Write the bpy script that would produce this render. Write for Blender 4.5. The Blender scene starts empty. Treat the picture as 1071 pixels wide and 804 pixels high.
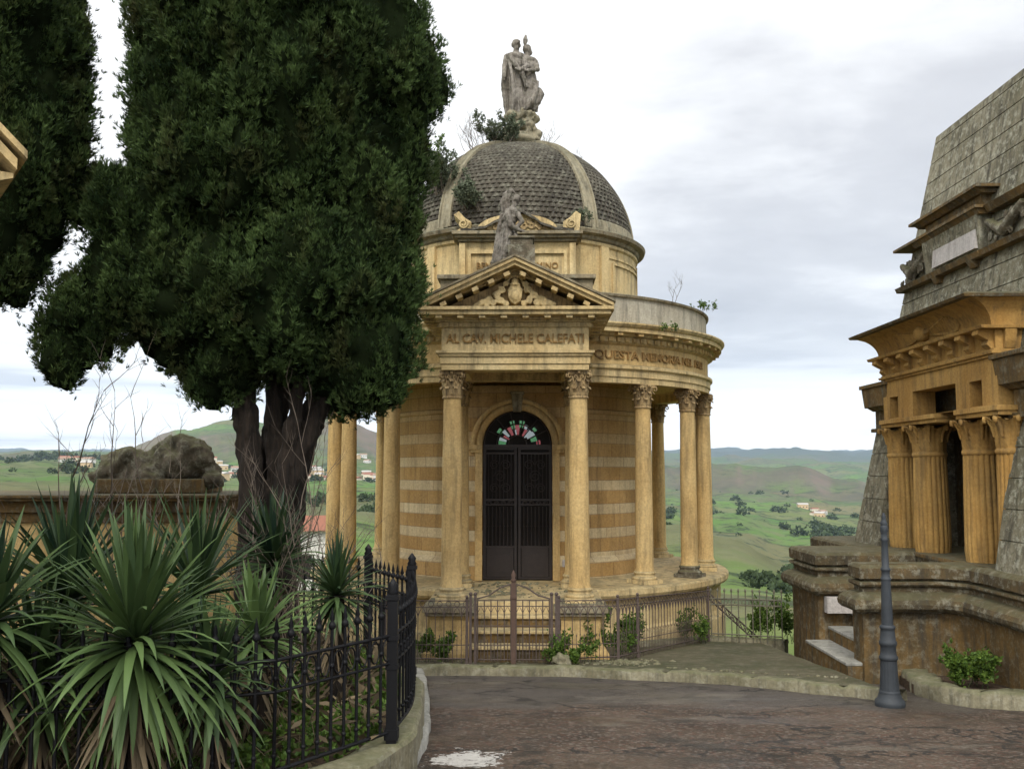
import bpy, bmesh, math, random
import numpy as np
from mathutils import Vector, Matrix, noise
from mathutils.geometry import tessellate_polygon
PI = math.pi; R = math.radians
rnd = random.Random(7); rng = np.random.default_rng(11)
scene = bpy.context.scene
C = scene.collection
F = 1000.0; P0 = math.atan(.09)           # focal length in photo pixels, upward pitch of the camera; the eye is the origin

def ray(px, py):
    u = (px-535.5)/F; v = (402-py)/F
    return Vector((u, math.cos(P0)-v*math.sin(P0), math.sin(P0)+v*math.cos(P0)))
def at(px, py, y):
    r = ray(px, py); return r*(y/r.y)
def road_z(x, y): return -1.6-.083*y
def onroad(px, py, dz=0.):
    r = ray(px, py)                       # r*t: z = -1.6-.083*y+dz
    t = (-1.6+dz)/(r.z+.083*r.y); return r*t

# ---------------------------------------------------------------- mesh collector
class MB:
    def __init__(s): s.v = []; s.f = []; s.sm = []; s.M = None
    def add(s, vs, fs, smooth=False, M=None):
        b = len(s.v); m = M if M is not None else s.M
        if m is not None: vs = [m @ Vector(p) for p in vs]
        s.v.extend([tuple(p) for p in vs])
        for f in fs: s.f.append(tuple(b+i for i in f)); s.sm.append(smooth)
        return s
    def box(s, x0, x1, y0, y1, z0, z1, M=None):
        vs = [(x0,y0,z0),(x1,y0,z0),(x1,y1,z0),(x0,y1,z0),(x0,y0,z1),(x1,y0,z1),(x1,y1,z1),(x0,y1,z1)]
        return s.add(vs, [(0,3,2,1),(4,5,6,7),(0,1,5,4),(1,2,6,5),(2,3,7,6),(3,0,4,7)], M=M)
    def hexa(s, b, t, M=None):             # four bottom points and four top points, counter-clockwise
        return s.add(list(b)+list(t), [(3,2,1,0),(4,5,6,7),(0,1,5,4),(1,2,6,5),(2,3,7,6),(3,0,4,7)], M=M)
    def lathe(s, prof, n=48, c=(0,0), a0=0., a1=2*PI, smooth=True, cap=True, M=None):
        full = abs(a1-a0-2*PI) < 1e-6; m = n if full else n+1
        vs = []; fs = []
        for (r, z) in prof:
            for i in range(m):
                a = a0+(a1-a0)*i/n; vs.append((c[0]+r*math.cos(a), c[1]+r*math.sin(a), z))
        for j in range(len(prof)-1):
            for i in range(n):
                i2 = (i+1) % m; fs.append((j*m+i, j*m+i2, (j+1)*m+i2, (j+1)*m+i))
        s.add(vs, fs, smooth, M)
        if cap and full:
            for j, rev in ((0, True), (len(prof)-1, False)):
                if prof[j][0] > 1e-4:
                    ring = [vs[j*m+i] for i in range(m)]
                    s.add(ring, [tuple(range(m))[::-1] if rev else tuple(range(m))], False, M)
        return s
    def lathe_hard(s, prof, n=48, c=(0,0), a0=0., a1=2*PI, M=None, cap=True):  # crisp mouldings: split rings at each profile point
        for k in range(len(prof)-1):
            s.lathe([prof[k], prof[k+1]], n, c, a0, a1, True, False, M)
        return s
    def prism(s, poly, z0, z1, M=None, axis='z'):
        n = len(poly)
        def mk(p, h): return (p[0], p[1], h) if axis == 'z' else ((p[0], h, p[1]) if axis == 'y' else (h, p[0], p[1]))
        b = [mk(p, z0) for p in poly]; t = [mk(p, z1) for p in poly]
        tri = tessellate_polygon([[Vector((p[0], p[1], 0)) for p in poly]])
        fs = [tuple(reversed(q)) for q in tri]+[tuple(i+n for i in q) for q in tri]
        fs += [(i, (i+1) % n, (i+1) % n+n, i+n) for i in range(n)]
        return s.add(b+t, fs, False, M)
    def tube(s, pts, rad, n=8, cap=True, M=None, smooth=True):
        pts = [Vector(p) for p in pts]; k = len(pts)
        if not hasattr(rad, '__len__'): rad = [rad]*k
        vs = []; up = None
        for i, p in enumerate(pts):
            d = (pts[min(i+1, k-1)]-pts[max(i-1, 0)])
            if d.length < 1e-9: d = Vector((0,0,1))
            d.normalize()
            if up is None:
                up = Vector((1,0,0)) if abs(d.x) < .8 else Vector((0,1,0))
            sd = d.cross(up)
            if sd.length < 1e-6: sd = d.orthogonal()
            sd.normalize(); up = sd.cross(d)
            for j in range(n):
                a = 2*PI*j/n; vs.append(p+(sd*math.cos(a)+up*math.sin(a))*rad[i])
        fs = []
        for i in range(k-1):
            for j in range(n):
                j2 = (j+1) % n; fs.append((i*n+j, i*n+j2, (i+1)*n+j2, (i+1)*n+j))
        s.add(vs, fs, smooth, M)
        if cap: s.add(vs[:n], [tuple(range(n))[::-1]], False, M); s.add(vs[-n:], [tuple(range(n))], False, M)
        return s
    def ball(s, c, r, n=12, M=None, rot=None):
        if not hasattr(r, '__len__'): r = (r, r, r)
        m = n//2+1; vs = []; fs = []
        for j in range(m+1):
            th = PI*j/m
            for i in range(n):
                a = 2*PI*i/n; p = Vector((r[0]*math.sin(th)*math.cos(a), r[1]*math.sin(th)*math.sin(a), r[2]*math.cos(th)))
                if rot is not None: p = rot @ p
                vs.append(p+Vector(c))
        for j in range(m):
            for i in range(n):
                i2 = (i+1) % n; fs.append((j*n+i, (j+1)*n+i, (j+1)*n+i2, j*n+i2))
        return s.add(vs, fs, True, M)
    def chain(s, pts, rad, n=10, M=None):   # rounded limb for remeshing
        s.tube(pts, rad, n, True, M)
        for p, r in zip(pts, rad if hasattr(rad, '__len__') else [rad]*len(pts)): s.ball(p, r, n, M)
        return s

def wl(o):
    v = Vector((0,0,0))
    while o is not None: v = v+o.location; o = o.parent
    return v
def rotated_root(o):
    while o.parent is not None: o = o.parent
    return o
LOCAL = set()                                # roots whose parts are modelled in the root's own coordinates
def link(name, me, m, parent=None, loc=None):
    o = bpy.data.objects.new(name, me); C.objects.link(o)
    if m is not None and len(me.materials) == 0: me.materials.append(m)
    if parent is not None: o.parent = parent
    return o
def obj(name, mb, m, parent=None, loc=None, weld=False, bevel=0., auto=True):
    """mb in world coordinates (or in the coordinates of a LOCAL root)"""
    off = Vector((0,0,0))
    if parent is not None:
        off = wl(parent) if rotated_root(parent).name not in LOCAL else Vector((0,0,rotated_root(parent).location.z))
    elif loc is not None: off = Vector(loc)
    me = bpy.data.meshes.new(name)
    vs = [tuple(Vector(p)-off) for p in mb.v]
    me.from_pydata(vs, [], mb.f); me.polygons.foreach_set('use_smooth', mb.sm)
    if weld or bevel:
        bm = bmesh.new(); bm.from_mesh(me)
        bmesh.ops.remove_doubles(bm, verts=bm.verts, dist=1e-5)
        if bevel:
            ed = [e for e in bm.edges if len(e.link_faces) == 2 and e.calc_face_angle(0) > .5]
            bmesh.ops.bevel(bm, geom=ed, offset=bevel, segments=2, affect='EDGES', profile=.5, clamp_overlap=True)
        bm.to_mesh(me); bm.free()
    me.validate(); me.update()
    o = link(name, me, m, parent)
    if parent is None and loc is not None: o.location = loc
    return o
def tag(o, label=None, cat=None, group=None, kind=None):
    if label: o['label'] = label
    if cat: o['category'] = cat
    if group: o['group'] = group
    if kind: o['kind'] = kind
    return o
def thing(name, label, cat, loc=(0,0,0), group=None, local=False):
    o = bpy.data.objects.new(name, None); C.objects.link(o); o.location = loc; o.empty_display_size = .2
    tag(o, label, cat, group)
    if local: LOCAL.add(o.name)
    return o
def children(o): return [c for c in bpy.data.objects if c.parent == o]
def copy_tree(o, parent=None, kids=None):
    if kids is None:
        kids = {}
        for c in bpy.data.objects:
            if c.parent: kids.setdefault(c.parent.name, []).append(c)
    c = o.copy(); C.objects.link(c); c.parent = parent
    for ch in kids.get(o.name, []): copy_tree(ch, c, kids)
    return c
def displace(me, amp, scale, seed=0., oct=3):
    n = len(me.vertices); co = np.empty(n*3); me.vertices.foreach_get('co', co); co = co.reshape(n, 3)
    nr = np.empty(n*3); me.vertices.foreach_get('normal', nr); nr = nr.reshape(n, 3)
    for i in range(n):
        p = Vector(co[i])*scale+Vector((seed, seed*1.7, -seed))
        co[i] += nr[i]*amp*noise.fractal(p, 1.0, 2.0, oct)
    me.vertices.foreach_set('co', co.ravel()); me.update()
def remesh(o, vox, disp=0., dscale=8., smooth_it=2):
    m = o.modifiers.new('r', 'REMESH'); m.mode = 'VOXEL'; m.voxel_size = vox; m.use_smooth_shade = True
    if smooth_it:
        sm = o.modifiers.new('s', 'SMOOTH'); sm.factor = .5; sm.iterations = smooth_it
    dg = bpy.context.evaluated_depsgraph_get(); dg.update()
    me = bpy.data.meshes.new_from_object(o.evaluated_get(dg)); me.name = o.name
    o.modifiers.clear(); old = o.data; o.data = me
    if len(me.materials) == 0 and len(old.materials): me.materials.append(old.materials[0])
    bpy.data.meshes.remove(old)
    if disp: displace(me, disp, dscale)
    return o
def quads_object(name, P4, m, parent=None, loc=(0,0,0), tint=None, smooth=False):
    """P4: (N,4,3) array of world quads"""
    N = len(P4); me = bpy.data.meshes.new(name)
    off = np.array(wl(parent) if parent is not None else loc)
    me.vertices.add(N*4); me.vertices.foreach_set('co', (P4-off).reshape(-1).astype(np.float32))
    me.loops.add(N*4); me.loops.foreach_set('vertex_index', np.arange(N*4, dtype=np.int32))
    me.polygons.add(N); me.polygons.foreach_set('loop_start', np.arange(0, N*4, 4, dtype=np.int32))
    me.polygons.foreach_set('loop_total', np.full(N, 4, dtype=np.int32))
    me.update(calc_edges=True)
    if tint is not None:
        a = me.attributes.new('tint', 'FLOAT', 'FACE'); a.data.foreach_set('value', tint.astype(np.float32))
    o = link(name, me, m, parent)
    if parent is None: o.location = loc
    return o
def unit(a): return a/np.maximum(np.linalg.norm(a, axis=-1, keepdims=True), 1e-9)
def blades(cen, dirs, L, W, nb, spread):
    """diamond leaves in tufts; cen, dirs (N,3)"""
    N = len(cen); c = np.repeat(cen, nb, 0); d = np.repeat(dirs, nb, 0)
    d = unit(d+rng.normal(0, spread, d.shape)); sd = unit(np.cross(d, rng.normal(0, 1, d.shape)))
    l = (L*rng.uniform(.6, 1.3, len(c)))[:, None]; w = (W*rng.uniform(.7, 1.3, len(c)))[:, None]
    mid = c+d*l*.55
    return np.stack([c, mid+sd*w, c+d*l, mid-sd*w], 1)

# ---------------------------------------------------------------- materials
class NT:
    def __init__(s, name):
        s.m = bpy.data.materials.new(name); s.m.use_nodes = True; s.t = s.m.node_tree; s.t.nodes.clear()
        s.out = s.n('ShaderNodeOutputMaterial'); s.b = s.n('ShaderNodeBsdfPrincipled'); s.l(s.b.outputs[0], s.out.inputs[0])
    def n(s, t, **k):
        x = s.t.nodes.new(t)
        for a, b in k.items(): setattr(x, a, b)
        return x
    def l(s, a, b): s.t.links.new(a, b)
    def set(s, sock, v):
        if hasattr(v, 'is_output') or isinstance(v, bpy.types.NodeSocket): s.l(v, sock)
        else: sock.default_value = v
    def coord(s, kind='Object'): return s.n('ShaderNodeTexCoord').outputs[kind]
    def pos(s): return s.n('ShaderNodeNewGeometry').outputs['Position']
    def mapping(s, v, sc=(1,1,1), loc=(0,0,0)):
        x = s.n('ShaderNodeMapping'); s.l(v, x.inputs['Vector']); x.inputs['Scale'].default_value = sc; x.inputs['Location'].default_value = loc; return x.outputs[0]
    def noise(s, v, sc, det=4, rough=.6, dist=0.):
        x = s.n('ShaderNodeTexNoise'); s.l(v, x.inputs['Vector']); x.inputs['Scale'].default_value = sc; x.inputs['Detail'].default_value = det
        x.inputs['Roughness'].default_value = rough; x.inputs['Distortion'].default_value = dist; return x.outputs['Fac']
    def ramp(s, f, stops):
        x = s.n('ShaderNodeValToRGB'); s.l(f, x.inputs[0]); e = x.color_ramp.elements
        while len(e) < len(stops): e.new(.5)
        for i, (p, c) in enumerate(stops):
            e[i].position = p; e[i].color = (c, c, c, 1) if not hasattr(c, '__len__') else (*c[:3], 1)
        return x.outputs[0]
    def mix(s, f, a, b, mode='MIX'):
        x = s.n('ShaderNodeMix', data_type='RGBA', blend_type=mode)
        s.set(x.inputs[0], f)
        for k, v in ((6, a), (7, b)):
            if isinstance(v, (tuple, list)): v = (*v[:3], 1)
            s.set(x.inputs[k], v)
        return x.outputs[2]
    def math(s, op, a, b=0., c=None):
        x = s.n('ShaderNodeMath', operation=op); s.set(x.inputs[0], a); s.set(x.inputs[1], b)
        if c is not None: s.set(x.inputs[2], c)
        return x.outputs[0]
    def mrange(s, v, a, b, c=0., d=1.):
        x = s.n('ShaderNodeMapRange'); s.l(v, x.inputs[0])
        for i, q in enumerate((a, b, c, d)): x.inputs[i+1].default_value = q
        return x.outputs[0]
    def bump(s, h, st=.3, dist=.02, prev=None):
        x = s.n('ShaderNodeBump'); s.l(h, x.inputs['Height']); x.inputs['Strength'].default_value = st; x.inputs['Distance'].default_value = dist
        if prev is not None: s.l(prev, x.inputs['Normal'])
        return x.outputs[0]
    def sep(s, v):
        x = s.n('ShaderNodeSeparateXYZ'); s.l(v, x.inputs[0]); return x.outputs
    def done(s, col=None, rough=.85, nrm=None, metal=0., spec=.3):
        if col is not None:
            if isinstance(col, (tuple, list)): col = (*col[:3], 1)
            s.set(s.b.inputs['Base Color'], col)
        s.set(s.b.inputs['Roughness'], rough); s.b.inputs['Metallic'].default_value = metal
        s.b.inputs['Specular IOR Level'].default_value = spec
        if nrm is not None: s.l(nrm, s.b.inputs['Normal'])
        return s.m

def stone(name, c1, c2, dark=(.05,.045,.035), streak=.55, moss=.5, mosscol=(.06,.065,.04), bands=False, lichen=0., fine=1., dirt_scale=1.):
    t = NT(name); v = t.pos()
    col = t.mix(t.ramp(t.noise(v, 1.1*dirt_scale, 5), [(.35, 0), (.65, 1)]), c1, c2)
    if bands:
        z = t.sep(v)[2]; fr = t.math('FRACT', t.math('MULTIPLY', t.math('ADD', z, 10.02), 1/.42))
        lt = t.math('LESS_THAN', fr, .45)
        low = t.mrange(z, .75, .0, .30, 1.)
        col = t.mix(t.math('MULTIPLY', lt, low), col, t.mix(t.noise(v, 3, 4), (.60,.48,.28), (.70,.58,.36)))
        jt = t.math('MAXIMUM', t.math('LESS_THAN', fr, .035), t.math('LESS_THAN', t.math('ABSOLUTE', t.math('SUBTRACT', fr, .45)), .016))
        xyz = t.sep(v); ang = t.math('ARCTAN2', t.math('SUBTRACT', xyz[0], .14), t.math('SUBTRACT', 19.2, xyz[1]))
        row = t.math('FLOOR', t.math('MULTIPLY', t.math('ADD', z, 10.02), 1/.42))
        va = t.math('FRACT', t.math('ADD', t.math('MULTIPLY', ang, 4.2), t.math('MULTIPLY', t.math('ADD', row, lt), .37)))
        jt = t.math('MAXIMUM', jt, t.math('LESS_THAN', va, .022))
        blk = t.n('ShaderNodeTexWhiteNoise'); blk.noise_dimensions = '2D'; cb_ = t.n('ShaderNodeCombineXYZ'); t.l(t.math('FLOOR', t.math('ADD', t.math('MULTIPLY', ang, 4.2), t.math('MULTIPLY', t.math('ADD', row, lt), .37))), cb_.inputs[0]); t.l(t.math('ADD', row, t.math('MULTIPLY', lt, .5)), cb_.inputs[1]); t.l(cb_.outputs[0], blk.inputs['Vector'])
        col = t.mix(t.mrange(blk.outputs['Value'], 0, 1, 0, .35), col, (.26,.15,.055))
        col = t.mix(t.math('MULTIPLY', jt, .5), col, (.16,.09,.035))
    g = t.noise(v, 28, 5, .7)
    col = t.mix(.45*fine, col, t.mix(1., col, t.ramp(g, [(.3, .45), (.7, 1.35)]), 'MULTIPLY'))
    pat = t.ramp(t.noise(v, 4.5*dirt_scale, 6, .68), [(.52, 0), (.72, 1)])
    col = t.mix(t.math('MULTIPLY', pat, .5*streak), col, tuple(x*.5 for x in c2))
    st = t.ramp(t.noise(t.mapping(v, (5, 5, .55)), 1.6*dirt_scale, 6, .7), [(.47, 0), (.66, 1)])
    col = t.mix(t.math('MULTIPLY', st, streak), col, dark)
    if lichen:
        li = t.ramp(t.noise(v, 9, 6, .75), [(.5, 0), (.62, 1)])
        col = t.mix(t.math('MULTIPLY', li, lichen), col, (.36,.35,.27))
        li2 = t.ramp(t.noise(t.mapping(v, (1,1,1), (5,3,9)), 14, 5, .75), [(.55, 0), (.66, 1)])
        col = t.mix(t.math('MULTIPLY', li2, lichen), col, (.055,.06,.03))
    if moss:
        geo = t.n('ShaderNodeNewGeometry'); nz = t.sep(geo.outputs['Normal'])[2]
        up = t.mrange(nz, .25, .75)
        mn = t.ramp(t.noise(v, 6, 6, .7), [(.3, .25), (.6, 1)])
        col = t.mix(t.math('MULTIPLY', t.math('MULTIPLY', up, mn), moss), col, mosscol)
    nr = t.bump(t.noise(v, 60, 5, .7), .35, .01)
    nr = t.bump(t.noise(v, 9, 5, .6), .35, .03, nr)
    return t.done(col, .9, nr, spec=.2)

M = {}
M['ochre'] = stone('ochre_stone', (.59,.425,.195), (.50,.335,.135), streak=.45, moss=.4)
M['ochre_wall'] = stone('ochre_wall_stone', (.50,.325,.135), (.42,.255,.09), streak=.3, moss=.3, bands=True)
M['pale'] = stone('pale_stone', (.63,.50,.27), (.53,.385,.18), streak=.58, moss=.6)
M['grime'] = stone('grimy_stone', (.30,.25,.16), (.20,.16,.10), streak=.8, moss=.8, lichen=.4)
M['render'] = stone('weathered_render', (.44,.41,.33), (.36,.32,.24), streak=.6, moss=.6)
M['egypt'] = stone('orange_ochre_stone', (.47,.29,.095), (.35,.195,.055), streak=.5, moss=.5)
M['lichen'] = stone('lichen_stone', (.25,.225,.155), (.14,.125,.08), streak=.95, moss=.6, lichen=.8)
M['plinth'] = stone('mossy_plinth_stone', (.13,.09,.042), (.06,.046,.026), streak=.8, moss=.9, mosscol=(.075,.07,.036), lichen=.42)
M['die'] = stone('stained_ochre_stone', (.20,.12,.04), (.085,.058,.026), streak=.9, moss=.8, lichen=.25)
M['statue'] = stone('statue_stone', (.30,.27,.235), (.13,.11,.088), streak=.95, moss=.2, lichen=.2, dirt_scale=3.)
M['tile'] = stone('dome_tile', (.085,.073,.056), (.042,.036,.029), streak=.4, moss=.25, lichen=.3, dirt_scale=1.5)
M['rib'] = stone('dome_rib_stone', (.33,.29,.20), (.22,.19,.12), streak=.7, moss=.6, lichen=.3)
M['kerb'] = stone('kerb_stone', (.25,.225,.15), (.14,.125,.075), streak=.6, moss=.7, mosscol=(.085,.09,.04), lichen=.35, dirt_scale=1.8)
M['palekerb'] = stone('pale_kerb_stone', (.36,.35,.31), (.22,.215,.185), streak=.5, moss=.2)
M['marble'] = stone('weathered_marble', (.52,.49,.46), (.42,.38,.35), streak=.3, moss=.0)
M['rock'] = stone('mossy_rock', (.16,.13,.09), (.07,.06,.04), streak=.5, moss=.7, mosscol=(.10,.10,.04), lichen=.5, dirt_scale=3)
def flat(name, c, rough=.6, metal=0., var=.3, sc=12., bumpy=.2, spec=.4):
    t = NT(name); v = t.pos()
    col = t.mix(t.noise(v, sc, 5), tuple(x*(1-var) for x in c), tuple(min(1, x*(1+var)) for x in c))
    return t.done(col, rough, t.bump(t.noise(v, 45, 4), bumpy, .005), metal, spec)
M['black_iron'] = flat('black_painted_iron', (.006,.006,.007), .55, spec=.2)
M['rust_iron'] = flat('rusty_iron', (.085,.062,.052), .8, var=.5, sc=30)
M['door_iron'] = flat('dark_door_iron', (.030,.022,.019), .5, var=.4)
M['lamp_iron'] = flat('grey_painted_iron', (.028,.033,.038), .65, var=.5, sc=9)
M['dark'] = flat('dark_interior', (.015,.012,.010), .9)  # near-black colour stands in for the darkness inside openings
def leafmat(name, a, b, rough=.6, sheen=0., trans=.12, spec=.25, dry=0.):
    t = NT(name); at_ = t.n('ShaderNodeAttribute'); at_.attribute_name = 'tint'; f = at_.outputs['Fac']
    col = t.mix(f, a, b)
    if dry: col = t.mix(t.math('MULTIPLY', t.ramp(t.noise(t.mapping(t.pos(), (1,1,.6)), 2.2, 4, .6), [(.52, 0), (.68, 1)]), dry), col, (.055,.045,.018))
    t.done(col, rough, spec=spec)
    if trans:
        tr = t.n('ShaderNodeBsdfTranslucent'); t.l(col, tr.inputs[0])
        mx = t.n('ShaderNodeMixShader'); mx.inputs[0].default_value = trans
        t.l(t.b.outputs[0], mx.inputs[1]); t.l(tr.outputs[0], mx.inputs[2]); t.l(mx.outputs[0], t.out.inputs[0])
    return t.m
M['cypress'] = leafmat('cypress_foliage', (.012,.026,.009), (.10,.155,.048), spec=.1, dry=.6)
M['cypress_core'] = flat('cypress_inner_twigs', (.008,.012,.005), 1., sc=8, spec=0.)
M['yucca'] = leafmat('yucca_leaf', (.010,.025,.014), (.105,.165,.050), .50, trans=.1)
M['dead'] = leafmat('dry_leaf', (.05,.038,.022), (.19,.145,.085), .8)
M['twig'] = flat('dry_twig', (.12,.095,.072), .9, var=.4)
M['weed'] = leafmat('weed_leaf', (.03,.07,.012), (.13,.20,.03), .6, trans=.2)
M['greybush'] = leafmat('grey_shrub_leaf', (.06,.075,.045), (.20,.23,.15), .7, trans=.2)
t = NT('cypress_bark'); v = t.pos(); q = t.noise(t.mapping(v, (14,14,1.3)), 1.5, 6, .7)
M['bark'] = t.done(t.ramp(q, [(.3, (.005,.004,.003)), (.7, (.034,.024,.017))]), .95, t.bump(q, .8, .05))
# ================================================================ SETTING
# camera
cam = bpy.data.cameras.new('camera'); co = bpy.data.objects.new('camera', cam); C.objects.link(co); scene.camera = co
cam.sensor_width = 36; cam.lens = F*36/1071; cam.clip_end = 60000; cam.clip_start = .05
co.rotation_euler = (PI/2+P0, 0, 0); co.location = (0,0,0)
# terrain: a height field round the hill top; each row: bearing by photo column, then (distance, height of the line of sight)
RD = [25, 60, 120, 200, 400, 700, 1200, 1800, 2300, 2600, 3300, 5000, 8500, 14000]
PR = {
 -400: [640,620,590,560,530,515,505,498,497,492,488,482,474,474],
 -60: [600,570,548,532,512,498,485,480,480,478,477,475,475,474],
 60:  [600,575,552,535,514,500,487,481,480,478,477,474,474,474],
 130: [620,590,562,545,522,505,492,483,480,476,474,474,475,475],
 190: [640,605,575,552,528,513,500,486,476,460,450,468,475,475],
 235: [650,615,582,558,532,515,503,490,474,455,438,468,475,475],
 285: [655,618,585,560,534,517,505,494,472,448,446,468,475,475],
 330: [655,618,588,562,535,518,506,494,468,438,450,468,475,475],
 365: [655,618,588,562,535,518,506,494,470,441,452,468,475,475],
 410: [660,620,590,565,540,520,508,496,478,456,464,470,474,475],
 500: [670,640,610,590,555,530,518,508,500,478,486,476,472,475],
 640: [680,655,625,600,553,575,535,520,512,486,500,480,472,476],
 700: [682,652,632,612,548,572,536,522,513,487,504,481,471,476],
 760: [682,650,634,616,566,586,542,526,515,485,506,482,472,476],
 830: [682,650,637,622,594,602,550,528,518,489,507,483,470,476],
 880: [682,652,640,628,614,606,556,533,522,500,507,484,471,476],
 950: [684,655,644,632,620,606,560,538,528,516,508,485,472,476],
 1200:[684,655,644,632,620,606,562,540,528,512,508,485,472,476],
}
cols = sorted(PR)
def interp(px):
    if px <= cols[0]: return PR[cols[0]]
    if px >= cols[-1]: return PR[cols[-1]]
    for a, b in zip(cols, cols[1:]):
        if a <= px <= b:
            t = (px-a)/(b-a); t = t*t*(3-2*t); return [u+(w-u)*t for u, w in zip(PR[a], PR[b])]
def terrain_z(az, r):
    """az: bearing from +y, positive to the right"""
    a = max(-1.0, min(1.0, az)); px = 535.5+F*math.tan(a)
    row = interp(px)
    if r <= 14: 
        z = road_z(0, max(-14, min(14, r*math.cos(az))))-.45
        return z
    zs = []
    for d, py in zip(RD, row):
        v = (402-py)/F; zs.append(d*(.09+v)/(1-.09*v)*max(.45, math.cos(a)))
    if r < RD[0]:
        z0 = road_z(0, 14*math.cos(az))-.45; t = (r-14)/(RD[0]-14); z = z0+(zs[0]-z0)*t
    elif r >= RD[-1]: z = zs[-1]
    else:
        for i in range(len(RD)-1):
            if RD[i] <= r <= RD[i+1]:
                t = (math.log(r)-math.log(RD[i]))/(math.log(RD[i+1])-math.log(RD[i]))
                # height in log distance, smoothed
                k0 = zs[i]/RD[i]; k1 = zs[i+1]/RD[i+1]; ts = t*t*(3-2*t); z = (k0+(k1-k0)*(.35*t+.65*ts))*r; break
    if r > 40:
        w = min(1, (r-40)/250)
        n = noise.fractal(Vector((az*16, math.log(r)*7, 3.1)), 1, 2.1, 6)*1.25
        n2 = noise.ridged_multi_fractal(Vector((az*22, math.log(r)*9, 7.7)), .9, 2.2, 5, 1., 2.)-1.1
        z += r*(.0045*n+(.0022*n2 if r > 700 else .0006*n2))*w
    return z
az = sorted(set([round(x, 5) for x in np.linspace(-.62, .62, 420)]+[round(x, 5) for x in np.linspace(-PI, PI, 100)]))
rr = [.5]+list(np.geomspace(3, 14, 5))+list(np.geomspace(16, 14000, 190))
tv = []; tf = []
for r in rr:
    for a in az: tv.append((r*math.sin(a), r*math.cos(a), terrain_z(a, r)))
na = len(az)
for j in range(len(rr)-1):
    for i in range(na-1): tf.append((j*na+i, (j+1)*na+i, (j+1)*na+i+1, j*na+i+1))
tm = MB(); tm.add(tv, tf, True)
t = NT('hill_land'); v = t.pos(); r_ = t.n('ShaderNodeVectorMath', operation='LENGTH'); t.l(v, r_.inputs[0]); dist = r_.outputs['Value']
vo = t.n('ShaderNodeTexVoronoi'); t.l(t.mapping(v, (1,1,.2)), vo.inputs['Vector']); vo.inputs['Scale'].default_value = 1/260; vo.inputs['Randomness'].default_value = .9
field = vo.outputs['Color']; fx = t.sep(field)
n1 = t.noise(v, 1/350, 6, .65); n2 = t.noise(v, 1/60, 6, .7); n3 = t.noise(v, 1/8, 5, .75)
c = t.ramp(fx[0], [(.0, (.05,.115,.022)), (.3, (.085,.17,.03)), (.5, (.12,.15,.045)), (.68, (.16,.13,.065)), (.85, (.045,.08,.025)), (1., (.09,.18,.03))])
c = t.mix(t.ramp(n1, [(.45, 0), (.62, .8)]), c, (.075,.085,.04))
c = t.mix(t.ramp(n2, [(.45, 0), (.62, .75)]), c, (.13,.13,.07))
c = t.mix(t.ramp(t.noise(v, 1/22, 5, .75), [(.53, 0), (.60, .85)]), c, (.022,.035,.017))
hed = t.n('ShaderNodeTexVoronoi', feature='DISTANCE_TO_EDGE'); t.l(t.mapping(v, (1,1,.2)), hed.inputs['Vector']); hed.inputs['Scale'].default_value = 1/260; hed.inputs['Randomness'].default_value = .9
c = t.mix(t.math('MULTIPLY', t.mrange(hed.outputs['Distance'], .028, .012), t.ramp(t.noise(v, 1/45, 4), [(.42,0),(.5,.85)])), c, (.022,.032,.016))
c = t.mix(t.math('MULTIPLY', t.ramp(n3, [(.35, 0), (.7, 1)]), .35), c, (.06,.085,.02))
nz = t.sep(t.n('ShaderNodeNewGeometry').outputs['Normal'])[2]
steep = t.math('MULTIPLY', t.mrange(nz, .985, .93), t.ramp(t.noise(v, 1/90, 4), [(.35, .3), (.6, 1)]))
mesa = t.math('MULTIPLY', t.math('MULTIPLY', t.mrange(dist, 1950, 2250), t.mrange(dist, 2900, 2650)), t.ramp(t.noise(v, 1/130, 5, .7), [(.38, .35), (.55, 1)]))
c = t.mix(t.math('MULTIPLY', mesa, .85), c, t.mix(t.noise(v, 1/40, 5, .75), (.03,.036,.02), (.12,.10,.07)))
c = t.mix(t.math('MULTIPLY', steep, t.mrange(dist, 900, 2000)), c, (.13,.10,.075))
c = t.mix(t.math('MULTIPLY', t.math('MULTIPLY', t.mrange(dist, 280, 340), t.mrange(dist, 640, 560)), t.ramp(t.noise(v, 1/70, 4, .6), [(.4, .5), (.55, .9)])), c, t.mix(t.noise(v, 1/15, 5, .75), (.055,.065,.028), (.135,.13,.065)))
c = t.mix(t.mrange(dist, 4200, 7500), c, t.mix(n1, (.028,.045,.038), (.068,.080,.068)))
near = t.mrange(dist, 25, 90, 1., 0.)
c = t.mix(near, c, t.mix(n3, (.06,.11,.02), (.14,.17,.05)))
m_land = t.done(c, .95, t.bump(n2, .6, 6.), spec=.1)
terr = tag(obj('terrain', tm, m_land), kind='structure')

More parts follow.
